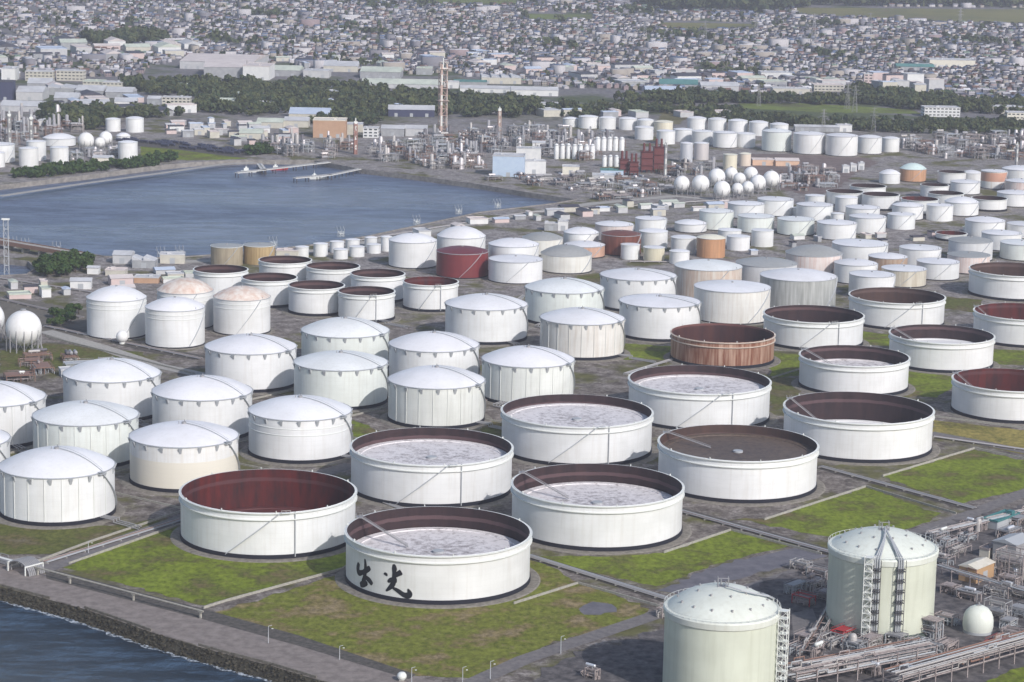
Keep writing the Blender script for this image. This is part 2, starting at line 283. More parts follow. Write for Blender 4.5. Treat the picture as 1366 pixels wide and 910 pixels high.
TANKS = [
('O', -31, 1041, 41, 22, 10, 'w', 0, 1, 'front open tank with two black brush characters painted on its wall'),
('O', 42.6, 1129.7, 41, 22, 9.5, 'w', 0, 1, 'big open white tank directly behind and right of the lettered tank, pale deck inside'),
('O', -113.3, 1105.2, 41, 22, 19, 'wr', 1, 0, 'big open white tank left of the lettered tank, empty with deep red inside'),
('O', 193.3, 1313.2, 41, 22, 16.5, 'w', 0, 1, 'big open white tank at the right, dark inside with a sliver of pale deck'),
('O', 118.4, 1222.6, 41, 22, 5, 'wb', 0, 1, 'big open white tank whose floating deck is plain brown, high up below the rim'),
('O', 109.8, 1380.4, 41, 22, 6, 'w', 1, 0, 'big open white tank with pale pink deck just in front of the rust streaked tank'),
('O', 36.4, 1291.2, 41, 22, 5.3, 'w', 1, 0, 'big open white tank with pale deck right behind the one beside the lettered tank'),
('O', -39.8, 1201.3, 41, 22, 6.3, 'w', 1, 0, 'big open white tank with pale deck straight behind the lettered tank'),
('O', 212.8, 1474.1, 33.6, 19.4, 9, 'w', 0, 1, 'medium open white tank with pinkish deck behind the dark right hand big tank'),
('O', 280.5, 1552.9, 33.6, 19.4, 9.6, 'w', 0, 1, 'medium open white tank at the right with a crescent of bright white deck'),
('O', 273.4, 1697.9, 33.6, 19.4, 15, 'wb', 1, 0, 'medium open white tank with brown lining in front of the small beige tanks'),
('O', 382.4, 1826.3, 33.6, 19.4, 15, 'wb', 0, 0, 'open white tank with brown lining cut by the right edge, farthest of the three there'),
('O', 352.2, 1642.6, 33.6, 19.4, 16, 'wr', 0, 1, 'open white tank with dark red lining cut by the right edge, middle of the three'),
('O', 296.7, 1409.7, 33.6, 19.4, 15, 'wr', 0, 1, 'open white tank with red lining cut by the right edge, nearest of the three'),
('O', 204.5, 1617.4, 33.6, 19.4, 16, 'wd', 1, 0, 'medium open white tank with black purple lining beside the rust streaked tank'),
('O', 137.4, 1551.5, 33.6, 17.4, 16, 'rust', 0, 0, 'open tank with heavily rust streaked orange brown wall'),
('D', -219.4, 1139.9, 27.6, 23.5, 8, 'w', 0, 0, 'bracketed dome tank nearest the sea wall at the left edge of the rows'),
('D', -167, 1207.2, 27.6, 23.5, 6.1, 'wbeige', 0, 0, 'bracketed dome tank with a stained beige lower wall, behind the empty red lined tank'),
('D', -224.9, 1250, 27.6, 23.5, 6.2, 'g', 0, 0, 'greenish white bracketed dome tank straight behind the one by the sea wall'),
('D', -171.7, 1315.8, 27.6, 23.5, 7.6, 'w', 0, 0, 'bracketed dome tank straight behind the beige stained one'),
('D', -229, 1357.9, 27.6, 23.5, 7.7, 'w', 0, 0, 'bracketed dome tank farthest back in the left column, next to the scrap yard'),
('D', -282, 1289.7, 27.6, 23.5, 7.5, 'w', 0, 0, 'bracketed dome tank half cut by the left edge, behind the sea wall tank'),
('D', -280.9, 1190.3, 27.6, 23.5, 7.4, 'w', 0, 0, 'bracketed dome tank of which only a thin slice shows at the left edge'),
('D', -113.3, 1272.1, 27.6, 23.5, 6.7, 'w', 0, 0, 'bracketed dome tank with fine ring seams, between the beige stained and the pale decked tanks'),
('D', -158.9, 1445.1, 27.6, 23.5, 6.5, 'w', 0, 0, 'bracketed dome tank at the back left of its block before the tall tanks'),
('D', -101, 1403, 27.6, 23.5, 5.4, 'g', 0, 0, 'greenish bracketed dome tank in the middle of the dome block with shadow on its right'),
('D', -105.6, 1503.7, 27.6, 23.5, 7.3, 'g', 0, 0, 'cream tinted bracketed dome tank at the back, below the small open tanks'),
('D', -42.8, 1358.7, 27.6, 23.5, 6.9, 'gs', 0, 0, 'bracketed dome tank with vertical streaks just behind the pale decked open tank'),
('D', -48, 1464.1, 27.6, 23.5, 6.8, 'w', 0, 0, 'bracketed dome tank behind the vertically streaked one'),
('D', 9.9, 1423.5, 27.6, 23.5, 6.9, 'gs', 0, 0, 'bracketed dome tank at the right front corner of the dome block'),
('D', -17.8, 1608.9, 27.6, 23.5, 5.9, 'w', 0, 0, 'bracketed dome tank in front of the dark red dome tank'),
('D', 36.2, 1679.7, 27.6, 23.5, 6, 'g', 0, 0, 'bracketed dome tank behind the streaky white one with a flat fascia'),
('D', 45.9, 1563.3, 27.6, 23.5, 5.8, 'ws', 0, 0, 'white bracketed tank with vertical rusty streaks left of the rust streaked open tank'),
('D', 91, 1740.1, 27.6, 23.5, 3.7, 'w', 0, 0, 'flat domed white tank behind another, left of the rusty beige walled tank'),
('D', 100.7, 1632.1, 27.6, 23.5, 3, 'w', 0, 0, 'clean white low domed tank just behind the rust streaked open tank'),
('C', 145.7, 1788.1, 25.2, 23.5, 3.9, 'rb', 0, 0, 'pale roofed tank with rust and beige stains round its upper wall'),
('C', 156.2, 1700.5, 27.2, 23, 2.8, 'ws', 0, 0, 'white streaked cone tank in front of the rust and beige stained one'),
('C', 208.9, 1751.8, 27.9, 23.5, 4.2, 'ys', 0, 0, 'white roofed tank with grey vertically streaked wall'),
('C', 192.9, 1824.2, 23.2, 21, 3.3, 'y', 0, 0, 'grey roofed white tank behind the grey streaked one'),
('C', 237.9, 1897.9, 22.3, 18, 6, 'pk', 0, 0, 'grey roofed tank with pink rust freckles round its wall'),
('O', -214.7, 1751.9, 19.7, 19.5, 14, 'wd', 0, 0, 'small open tank at the back left, just before the left tan tank'),
('O', -175.7, 1720.9, 19.7, 19.5, 14, 'wd', 0, 0, 'small open tank right behind the tall tank with the orange tinted dome'),
('O', -139.4, 1691.9, 19.7, 19.5, 14, 'wd', 0, 0, 'small open tank front centre of its block, with shadow on its left'),
('O', -102.6, 1671.4, 19.7, 19.5, 14, 'wd', 1, 0, 'small open tank at the very front of its block above the cream tinted dome'),
('O', -172, 1800.7, 19.7, 19.5, 14, 'wd', 0, 0, 'small open tank at the back of its block right of the second beige tank'),
('O', -134.2, 1776.7, 19.7, 19.5, 14, 'wd', 0, 0, 'small open tank in the middle of the back row of its block'),
('O', -99.2, 1747.5, 19.7, 19.5, 14, 'wd', 0, 0, 'small open tank mid block, directly left behind the one before the red tank'),
('O', -59.3, 1717.9, 19.7, 19.5, 14, 'wr', 1, 0, 'small open tank with red lining before the dark red tank'),
('H', -265, 1593.3, 19.8, 25.6, 7.1, 'w', 0, 0, 'tall domed white tank with a little ball tank at its foot'),
('H', -222.1, 1566.2, 19.4, 24.8, 6, 'w', 0, 0, 'tall domed white tank nearest the pipe track, right of the one with the ball tank'),
('H', -224, 1629.8, 19, 25, 8, 'rd', 0, 0, 'tall tank with a rust tinged rounded dome behind the two clean tall tanks'),
('H', -183.5, 1614.1, 19.2, 24, 6.9, 'rd2', 0, 0, 'tall white tank with an orange tint on the right side of its dome'),
('C', -80.4, 1904.5, 19.1, 20.7, 5.2, 'w', 0, 0, 'plain domed tank left of and behind the red tank'),
('C', -42.6, 1931.7, 19.6, 21, 7.4, 'w', 0, 0, 'cream domed tank straight behind the red tank'),
('C', -40, 1862.8, 20.2, 19.3, 3.3, 'red', 0, 0, 'dark red domed tank among white ones'),
('C', -0.2, 1886.3, 19.9, 22, 4.3, 'w', 0, 0, 'white domed tank right of the red tank, peeping over a lower one'),
('C', 1.6, 1844.2, 20.8, 16.8, 1.9, 'w', 0, 0, 'flat topped white tank in front of the dome right of the red tank'),
('C', 41.6, 1895.5, 20.2, 14.1, 6.4, 'yr', 0, 0, 'white tank with grey cone roof right of the pair beside the red tank'),
('C', 23.6, 1982.5, 16.7, 13, 4.3, 'yr', 0, 0, 'grey roofed low tank straight behind the pair beside the red tank'),
('C', 58.2, 1971.1, 16.7, 9.7, 2.4, 'pk2', 0, 0, 'low tank with pinkish orange wall behind the grey coned one'),
('C', 56.1, 2004.2, 14.7, 15, 4.1, 'w', 0, 0, 'white flat roofed tank directly behind the pinkish orange one'),
('C', 88.8, 1987.7, 16.6, 16.8, 2.5, 'rrust', 0, 0, 'deep red brown rusty tank with a small white tank at its foot'),
('C', 85.9, 2062.8, 16.4, 14, 2.1, 'pk', 0, 0, 'white roofed tank with a pinkish wall behind the red brown rusty one'),
('C', 95.4, 1962.6, 7.8, 11.8, 0.7, 'w', 0, 0, 'small white tank at the foot of the red brown rusty one'),
('C', 114.5, 1955.4, 8.7, 11, 0.7, 'beige', 0, 0, 'small cream tank right of the red brown rusty one'),
('C', 119, 2095.9, 13.6, 15, 1.3, 'w', 0, 0, 'white tank behind the small cream one, back of its column'),
('C', 117.8, 2025.8, 12, 14, 1.7, 'w', 0, 0, 'white tank between the small cream one and the tank behind it'),
('C', 134.6, 1944.2, 8.2, 10, 1.2, 'w', 0, 0, 'tiny white tank behind the rust and beige stained tank'),
('C', 141.5, 2000.6, 10.6, 13, 1.5, 'w', 0, 0, 'small white dome left of the orange tank'),
('C', 156, 2122.9, 14.2, 7.7, 2.9, 'w', 0, 0, 'pale tank behind the small dome left of the orange tank'),
('C', 180.2, 2142.7, 15.3, 16.2, 1.8, 'g', 0, 0, 'grey green tank with shadow on its lower right, behind the orange tank'),
('C', 184.7, 2055.2, 10, 12, 1.1, 'w', 0, 0, 'small white tank half hidden behind the one right of the orange tank'),
('C', 189.5, 2024.8, 9.8, 11.2, 0.8, 'w', 0, 0, 'small white tank right beside the orange tank'),
('C', 163.2, 1983.3, 11.8, 15.9, 2.3, 'orange', 0, 0, 'tank with bright orange wall and pale roof'),
('C', 212, 2047.2, 9.5, 13.5, 0.8, 'w', 0, 0, 'small white tank, second to the right of the orange tank'),
('C', 213.9, 2221.4, 16.9, 13, 1.4, 'w', 0, 0, 'white roofed tank at the back behind the grey green shadowed one, below the ball tanks'),
('C', 214.2, 2130.8, 16.2, 14, 1.3, 'g', 0, 0, 'grey white tank behind the small pair right of the orange tank'),
('C', 243, 2241.1, 16.8, 15, 1.3, 'w', 0, 0, 'broad white tank at the back below the rightmost ball tank'),
('C', 248.6, 2120.4, 16.3, 13.6, 1.3, 'g', 0, 0, 'greenish tank with shadow on its lower right, left of the front white one'),
('C', 263.4, 2233.6, 5.4, 8, 0.9, 'w', 0, 0, 'very small white tank behind the greenish shadowed one'),
('C', 276.6, 2215.6, 16.8, 14, 1.3, 'w', 0, 0, 'white tank in the second row behind the front white pair'),
('C', 289.1, 2317.4, 9.5, 9, 0.8, 'w', 0, 0, 'small white tank at the far back of the middle cluster beside the brown process yard'),
('C', 294.8, 2193.8, 6.1, 9, 0.9, 'w', 0, 0, 'very small white tank peeping behind the front white tank'),
('C', 282.1, 2100.5, 17.2, 13.9, 1.8, 'w', 0, 0, 'front most white tank of the middle right cluster with a beige patch on the roof'),
('C', 314.1, 2136.1, 16.3, 15, 1.7, 'w', 0, 0, 'second white tank from the left in the front row of the middle right cluster'),
('C', 320.2, 2210.7, 15.7, 13, 1.3, 'w', 0, 0, 'white tank straight behind the second one of the front row'),
('C', 349.7, 2170.8, 12.5, 12.7, 1.2, 'w', 0, 0, 'third white tank from the left in the front row of the middle right cluster'),
('C', 314.2, 2279.2, 10.7, 13, 1.4, 'w', 0, 0, 'white tank with a shaded wall, third row back of the middle right cluster'),
('O', 318.5, 2321.8, 17.6, 13, 10, 'w', 0, 0, 'shallow looking open tank at the left end of the far open tank row'),
('O', 349.3, 2297.5, 17.7, 14, 11, 'wd', 0, 0, 'open white tank with a thick black ring opening, front left of the far open tanks'),
('O', 345.9, 2360.1, 17.5, 14, 11, 'wd', 0, 0, 'far open tank with the leftmost black opening'),
('O', 382.2, 2270.6, 17.5, 14, 11, 'wr', 0, 0, 'open white tank with a reddish opening, front centre of the far open tanks'),
('C', 364.8, 2231.1, 14.4, 13, 2.5, 'w', 0, 0, 'rounded white tank with a shadowed shoulder in front of the reddish far open tank'),
('O', 415.9, 2386.7, 13.9, 13, 10, 'wd', 0, 0, 'far open tank just behind the orange walled dome'),
('O', 415.1, 2317.8, 17.1, 14, 11, 'wd', 0, 0, 'far open tank in the centre of the open tank row, next to the bushes'),
('O', 452.5, 2498.3, 14.5, 13, 10, 'wd', 0, 0, 'far open tank at the very back behind the mint domed one'),
('O', 454.7, 2305, 16.8, 11.5, 9, 'wd', 0, 0, 'far open tank below the rust patched tank near the right edge'),
('C', 415.2, 2517.2, 13.8, 13.3, 5.7, 'mint', 0, 0, 'tank with a pale mint dome and an orange brown wall'),
('C', 388.2, 2498.7, 10.8, 10, 4.1, 'w', 0, 0, 'low white dome left of the mint domed tank'),
('C', 491, 2472.2, 13.3, 18, 1.1, 'orust', 0, 0, 'tank with an orange rust band round a white wall at the far right'),
('C', 531.6, 2538.2, 19, 13, 3.2, 'w', 0, 0, 'white dome at the far back cut by the right edge'),
('C', 477.1, 2519.3, 10.4, 10, 2.6, 'w', 0, 0, 'pale low tank behind and left of the orange banded one'),
('C', 453.2, 2424.6, 14.9, 12, 1.9, 'w', 0, 0, 'white tank in front of the pale low tank in the far right cluster'),
('C', 513.3, 2441.7, 16.4, 12, 1.7, 'pk', 0, 0, 'pinkish white tank cut by the right edge beside the orange banded one'),
('C', 394.3, 2228.9, 12.3, 14, 1, 'w', 0, 0, 'round white tank with bluish shaded left side fronting the far right cluster'),
('C', 421.3, 2267, 16, 12.6, 4.6, 'wroof', 0, 0, 'white tank with a broad low cone just right of the bluish shaded one'),
('C', 486.3, 2340.9, 17.2, 12.8, 2.1, 'w', 0, 0, 'white tank cut by the right edge, ending the front line of the cluster'),
('C', 416.8, 2126.3, 17.5, 15, 2.8, 'w', 0, 0, 'steep domed tank standing before the front line of the far right cluster'),
('C', 453.1, 2130, 16, 12, 1.3, 'w', 0, 0, 'white tank cut by the right edge beside the steep domed one'),
('C', 418.1, 2057.6, 16.9, 14, 1.6, 'w', 0, 0, 'grey roofed white tank right behind the pale shaded low one near the right edge'),
('O', 383.5, 2104.6, 13.6, 6, 5, 'wr', 0, 0, 'very low open tank with a dark red opening, alone on gravel'),
('C', 380.4, 1996.2, 18.3, 16, 2.5, 'y', 0, 0, 'grey white shaded tank in front of the steep domed one'),
('C', 424.8, 2005, 17.7, 13.6, 1.4, 'g', 0, 0, 'pale green tank cut by the right edge just behind the brown lined open tank'),
('C', 332, 1956.9, 17, 15, 1.4, 'w', 0, 0, 'white roofed tank left of the dark gap in the small tank group'),
('C', 336.5, 1896.7, 16.8, 13.4, 1.5, 'w', 0, 0, 'white tank with faint rusty foot at the right of the small tank group'),
('C', 367, 1931, 17, 14, 1.4, 'pk', 0, 0, 'low grey roofed tank with a pink lit side behind the brown lined open tank'),
('C', 303.8, 1860.4, 17.4, 13.1, 1.4, 'beiges', 0, 0, 'beige streaked tank in the small group behind the open tank'),
('C', 298.2, 1906.9, 15.5, 15, 2.3, 'brs', 0, 0, 'white roofed tank with a brown rusty wall in the small tank group'),
('C', 267.3, 1870.1, 16.7, 15, 2.5, 'w', 0, 0, 'white tank left of the brown rusty one, pale roof'),
('C', 270.8, 1804.9, 17, 17, 1.4, 'w', 0, 0, 'white tank right behind the brown lined open tank, front left of the small group'),
('C', 283.3, 1961.2, 22.8, 17, 1.8, 'w', 0, 0, 'wide white tank at the back of the small tank group with a grey roof rim'),
('C', 67.1, 2997.1, 9.5, 10, 2, 'w', 0, 0, 'leftmost tank of the far back row below the woods, small'),
('C', 88.7, 2986.3, 12, 14.1, 1.7, 'w', 0, 0, 'second tank from the left of the far back row, broadest'),
('C', 112.1, 2980.5, 10.6, 13.6, 1.9, 'w', 0, 0, 'third tank from the left of the far back row'),
('C', 137.2, 2977.3, 11.2, 13.6, 1.8, 'w', 0, 0, 'fourth tank from the left of the far back row with a sloped shadow'),
('C', 158.1, 2963.1, 10.3, 13.6, 1.9, 'w', 0, 0, 'fifth tank from the left of the far back row'),
('C', 179.7, 2951.2, 11.4, 13.1, 1.7, 'cream', 0, 0, 'cream topped tank sixth in the far back row'),
('C', 151.9, 2870.8, 11.1, 14.2, 1.5, 'w', 0, 0, 'white tank under the fifth of the far back row'),
('C', 175.2, 2827.1, 10.9, 14.9, 1.4, 'w', 0, 0, 'white tank under the cream topped one of the far back row'),
('C', 197, 2855.7, 11.7, 14.2, 1.4, 'w', 0, 0, 'grey white tank behind the two tall silver tanks'),
('C', 221.8, 2974.1, 11.7, 16.1, 2, 'w', 0, 0, 'first tank of the far right hand back line before the meadow'),
('C', 246.1, 2966.2, 11.2, 16.1, 2.1, 'w', 0, 0, 'second tank of the far right hand back line, shaded right side'),
('C', 270.5, 2954.5, 11.9, 16, 2, 'w', 0, 0, 'third tank of the far right hand back line'),
('C', 294.4, 2941.1, 11.8, 15.9, 2, 'w', 0, 0, 'fourth tank of the far right hand back line'),
('C', 317.5, 2922.4, 11.3, 15.8, 2, 'w', 0, 0, 'fifth and last tank of the far back line, over the tall front one'),
('C', 218.3, 2828.9, 12.7, 15.3, 1.3, 'w', 0, 0, 'white tank between the silver pair and the white double tanks of the far rows'),
('C', 242.1, 2799.2, 14, 17.4, 1.5, 'w', 0, 0, 'left one of the two touching white tanks of the far second row'),
('C', 266.8, 2809.8, 11.4, 15.2, 1.8, 'w', 0, 0, 'right one of the two touching white tanks of the far second row'),
('C', 299.2, 2775.9, 16.9, 22.7, 2.7, 'g', 0, 0, 'tallest white tank of the far right line, leftmost, with dark shadow'),
('C', 334.2, 2756.5, 18.1, 22.6, 2.2, 'w', 0, 0, 'second white tank of the far right line, with a diagonal shadow'),
('C', 369.9, 2743, 18, 22.7, 2.4, 'w', 0, 0, 'third white tank of the far right line, fully lit'),
('C', 405.2, 2766.1, 13.7, 19.1, 2.3, 'w', 0, 0, 'fourth white tank of the far right line'),
('C', 433.2, 2792.7, 10, 15.5, 1.8, 'w', 0, 0, 'fifth and smallest white tank at the end of the far right line'),
('C', 186.8, 2642.9, 7, 21.2, 1.3, 'silver', 0, 0, 'left one of the two tall slim silver tanks before the far rows'),
('C', 205.5, 2673.8, 8.3, 18.3, 1.1, 'silverp', 0, 0, 'right one of the two tall slim silver tanks, rosier'),
('C', 230.2, 2588.7, 7.5, 16.1, 0.7, 'cream', 0, 0, 'left cream tank behind the ball tanks'),
('C', 249.3, 2624.4, 6.6, 13.1, 1.4, 'cream2', 0, 0, 'right cream tank behind the ball tanks, pink topped'),
('C', -535.4, 2481.4, 9.3, 14.7, 1.2, 'w', 0, 0, 'white tank cut by the left edge on the far shore, front row'),
('C', -539.9, 2519.7, 16, 19.2, 1.7, 'w', 0, 0, 'white tank at the left edge on the far shore, back row'),
('C', -504.4, 2495.5, 9.9, 18.4, 1.2, 'w', 0, 0, 'tall white tank on the far shore, second in the front row'),
('C', -506.4, 2546, 10.3, 19.8, 1.2, 'w', 0, 0, 'white tank right behind the second one of the far shore front row'),
('C', -477.9, 2523.8, 9.6, 16.5, 0.8, 'w', 0, 0, 'white tank on the far shore below the wide round one'),
('C', -507.3, 2679.8, 18, 9.1, 4.8, 'w', 0, 0, 'wide low domed tank at the back of the far shore group'),
('C', -474.1, 2840.4, 8.9, 14.1, 1.7, 'w', 0, 0, 'left one of the back pair of tanks on the far shore'),
('C', -447.9, 2836.3, 10.5, 16.1, 2.1, 'w', 0, 0, 'right one of the back pair of tanks on the far shore'),
('C', -447.3, 2748.5, 8, 5.1, 3.4, 'w', 0, 0, 'low dome peeping behind the front right tank of the far shore'),
('C', -414.4, 2575.5, 10.4, 17.6, 1.6, 'w', 0, 0, 'tall white tank at the right end of the far shore front row'),
('C', -156.9, 1943.6, 5.8, 10.1, 0.7, 'w', 0, 0, 'small drum tank first in the double row by the harbour, standing alone'),
('C', -145.3, 1964.7, 5.8, 8.9, 0.7, 'w', 0, 0, 'small drum tank in the harbour double row, back one of the second pair'),
('C', -139.8, 1932.2, 5.9, 7.6, 0.7, 'w', 0, 0, 'small drum tank in the harbour double row, front one of the second pair'),
('C', -133.3, 1978.3, 5.9, 8.7, 0.7, 'w', 0, 0, 'small drum tank in the harbour double row, back one of the third pair'),
('C', -127.6, 1945.5, 6.2, 8, 0.6, 'w', 0, 0, 'small drum tank in the harbour double row, front one of the third pair'),
('C', -119.3, 1995.5, 5.2, 8.1, 0.9, 'w', 0, 0, 'small drum tank in the harbour double row, back one of the fourth pair'),
('C', -114.9, 1964.8, 5.8, 7.1, 0.7, 'w', 0, 0, 'small drum tank in the harbour double row, front one of the fourth pair'),
('C', -105.3, 1976.7, 4.6, 11.8, 0.9, 'w', 0, 0, 'small drum tank at the right end of the harbour double row'),
('C', -171.1, 1933.7, 5.4, 8.8, 0.7, 'w', 0, 0, 'small drum tank left of the double row behind the open tanks'),
('C', -227, 1892.3, 12.7, 14.9, 1, 'tan', 0, 0, 'left one of the two tan flat topped tanks by the harbour'),
('C', -202.5, 1903.4, 12.6, 14.4, 1, 'tan2', 0, 0, 'right one of the two tan flat topped tanks by the harbour, yellower')]
SPHERES = [
(164.2, 2372.1, 7.1, 10.1, 'leftmost ball tank of the group, ringed by pipes'),
(182.5, 2368.7, 7.9, 10.9, 'second ball tank from the left, slightly rosy'),
(203, 2426.7, 7.8, 10.8, 'third ball tank from the left, set back'),
(200.5, 2332.6, 7.5, 10.5, 'front most big ball tank, low in the middle'),
(221, 2466.8, 6.2, 9.2, 'ball tank at the back in front of the left cream tank'),
(226.2, 2429.2, 5.8, 8.8, 'ball tank in the centre of the group'),
(217.7, 2356.7, 5.2, 8.2, 'small ball tank front centre'),
(228.9, 2368.5, 5.4, 8.4, 'small ball tank right of the front centre one'),
(241.1, 2466.9, 6.6, 9.6, 'ball tank at the back right below the cream tank'),
(241.1, 2391.9, 7.2, 10.2, 'ball tank second from the right'),
(257, 2418.7, 7.7, 10.7, 'rightmost ball tank, standing clear'),
(-315.3, 1533.6, 11.6, 14.6, 'big ball tank on many legs at the left edge of the photo'),
(-346, 1566, 11.5, 14.5, 'big ball tank cut by the left edge'),
(-256.2, 1561, 4, 5, 'little white ball tank at the foot of a tall dome tank'),
(-469.7, 2635, 8.8, 11.8, 'left ball tank on the far shore'),
(-454.8, 2674.5, 7.4, 10.4, 'right back ball tank on the far shore'),
(-455.7, 2641.8, 5.8, 8.8, 'right front ball tank on the far shore')]
STROKES = [
[(-35.38, 14.94, 0.59), (-34.93, 11.92, 1.06), (-35.29, 8.19, 1.18), (-36.29, 4.56, 1.77)],
[(-39.3, 12.3, 1.1), (-40.0, 9.9, 1.4), (-39.2, 8.3, 1.5), (-36.79, 9.0, 1.15), (-35.11, 9.93, 1.3), (-32.2, 12.1, 1.3)],
[(-34.9, 7.6, 1.0), (-32.7, 6.8, 1.3), (-31.0, 5.4, 1.0)],
[(-38.3, 3.5, 1.2), (-36.2, 4.4, 1.6), (-33.6, 5.4, 1.0)],
[(-18.5, 16.77, 0.71), (-18.19, 14.89, 1.42), (-18.3, 12.55, 1.06), (-18.27, 9.98, 1.42)],
[(-22.23, 12.32, 0.83), (-22.66, 11.08, 1.42)],
[(-14.74, 13.81, 1.53), (-16.36, 12.7, 1.3), (-18.01, 11.3, 0.83)],
[(-21.43, 8.31, 0.59), (-19.69, 9.5, 1.3), (-16.87, 9.66, 1.42)],
[(-18.27, 9.98, 1.18), (-18.81, 7.83, 1.42), (-20.52, 5.75, 1.06), (-22.28, 4.16, 0.47)],
[(-19.08, 6.24, 0.59), (-16.54, 5.32, 1.06), (-13.81, 3.86, 1.3), (-11.69, 3.59, 1.65), (-10.92, 4.7, 1.42), (-11.73, 6.68, 0.35)]]
# ---------------------------------------------------------------- ground, water, roads
def sheet(name, px=None, pts=None, z=0.0, m=None, holes=(), kind='structure', label=None):
    """a flat sheet; outline given as photo pixels on the plane at z or as world points"""
    loops = [[Vector((*at(u, v, z), z)) for u, v in px] if px else [Vector((x, y, z)) for x, y in pts]]
    for h in holes: loops.append([Vector((*at(u, v, z), z)) for u, v in h])
    if name in ('lawn', 'meadow', 'grey_bare_patch', 'brown_yard', 'dirt_yard', 'field', 'plant_yard'):
        P0 = loops[0]; Q = []
        for i, a in enumerate(P0):
            b = P0[(i + 1) % len(P0)]; L_ = (b - a).length; k = max(1, int(L_ / 4)); t = (b - a) / max(L_, 1e-6)
            for j in range(k): w_ = random.gauss(0, .9 if name in ('lawn', 'grey_bare_patch') else 2.2); Q.append(a.lerp(b, j / k) + Vector((t.y, -t.x, 0)) * w_)
        loops[0] = Q
    tris = tessellate_polygon(loops); vs = [p for l in loops for p in l]
    me = bpy.data.meshes.new(name); me.from_pydata([tuple(p) for p in vs], [], [tuple(t) for t in tris])
    me.materials.append(m); me.update()
    import bmesh
    b = bmesh.new(); b.from_mesh(me); bmesh.ops.recalc_face_normals(b, faces=b.faces)
    for f in b.faces:
        if f.normal.z < 0: f.normal_flip()
    b.to_mesh(me); b.free()
    o = bpy.data.objects.new(name, me); SC.collection.objects.link(o); o['kind'] = kind
    if label: o['label'] = label
    return o
def ribbon(pts, w):
    """outline of a strip of width w along world points"""
    L, R = [], []
    for i, p in enumerate(pts):
        a = Vector(pts[max(0, i - 1)]); b = Vector(pts[min(len(pts) - 1, i + 1)]); d = (b - a).normalized(); nn = Vector((-d.y, d.x)) * w / 2
        L.append((p[0] + nn.x, p[1] + nn.y)); R.append((p[0] - nn.x, p[1] - nn.y))
    return L + R[::-1]

WATER_Z = -4.0
HARBOUR = [(-60, 254), (0, 248), (60, 241), (120, 234), (200, 223), (262, 217), (330, 214), (420, 215), (480, 226), (560, 236), (640, 247), (700, 257), (768, 267),
           (740, 272), (690, 278), (640, 284), (560, 301), (490, 316), (420, 327), (350, 335), (280, 341), (220, 345), (140, 343), (100, 336), (40, 330), (-60, 322)]
INLET = [(-60, 346), (0, 345), (38, 349), (48, 358), (36, 366), (0, 368), (-60, 370)]
SHORE = [(-140, 750), (-60, 768), (0, 783), (65, 800), (110, 812), (143, 823), (200, 843), (262, 862), (305, 874), (360, 888), (420, 906), (600, 962)]   # top edge of the revetment
shore_w = [at(u, v, 0) for u, v in SHORE]
# one ground sheet to the horizon, cut along the sea shore, with the harbour and the inlet left open
far = 15500.0
outer = [(shore_w[0][0] - 900, shore_w[0][1] + 730)] + shore_w + [(400, 500), (400, 300), (9000, 300), (9000, far), (-9000, far), (-9000, 1700)]
g_mat = mat('site_ground', (.15, .14, .12), .95, spec=.1); n = N(g_mat)
v1 = n.coord('World', rnd=False)
f1 = n.noise(v1, .022, 7, .66); f2 = n.noise(v1, .11, 6, .7); f3 = n.noise(v1, .006, 4, .5)
f4 = n.noise(v1, .45, 5, .75)
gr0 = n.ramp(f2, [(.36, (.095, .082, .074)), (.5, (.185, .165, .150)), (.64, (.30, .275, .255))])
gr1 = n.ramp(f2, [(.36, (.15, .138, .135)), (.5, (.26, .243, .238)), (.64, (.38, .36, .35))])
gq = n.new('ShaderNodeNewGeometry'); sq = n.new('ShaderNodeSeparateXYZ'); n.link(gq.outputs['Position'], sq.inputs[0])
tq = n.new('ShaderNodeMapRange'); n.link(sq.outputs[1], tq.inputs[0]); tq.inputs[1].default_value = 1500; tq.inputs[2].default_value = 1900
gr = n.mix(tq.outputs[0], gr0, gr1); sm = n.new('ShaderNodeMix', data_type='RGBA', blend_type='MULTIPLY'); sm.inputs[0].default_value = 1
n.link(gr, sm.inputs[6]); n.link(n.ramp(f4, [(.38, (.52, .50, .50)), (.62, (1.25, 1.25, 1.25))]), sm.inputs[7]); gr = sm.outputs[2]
gn = n.ramp(f2, [(.35, (.070, .070, .030)), (.65, (.150, .145, .060))])
near = n.mix(n.ramp(f1, [(.50, (0, 0, 0)), (.60, (1, 1, 1))]), gr, gn)
tw = n.ramp(f2, [(.35, (.10, .095, .105)), (.5, (.17, .162, .17)), (.68, (.28, .268, .27))])
tg = n.ramp(f2, [(.3, (.045, .06, .03)), (.7, (.11, .13, .06))])
town = n.mix(n.ramp(f3, [(.52, (0, 0, 0)), (.60, (1, 1, 1))]), tw, tg)
gp = n.new('ShaderNodeNewGeometry'); sp = n.new('ShaderNodeSeparateXYZ'); n.link(gp.outputs['Position'], sp.inputs[0])
ty = n.new('ShaderNodeMapRange'); n.link(sp.outputs[1], ty.inputs[0]); ty.inputs[1].default_value = 2900; ty.inputs[2].default_value = 3200
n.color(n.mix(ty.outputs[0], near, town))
sheet('ground', pts=outer, z=0, m=g_mat, holes=[HARBOUR, INLET])
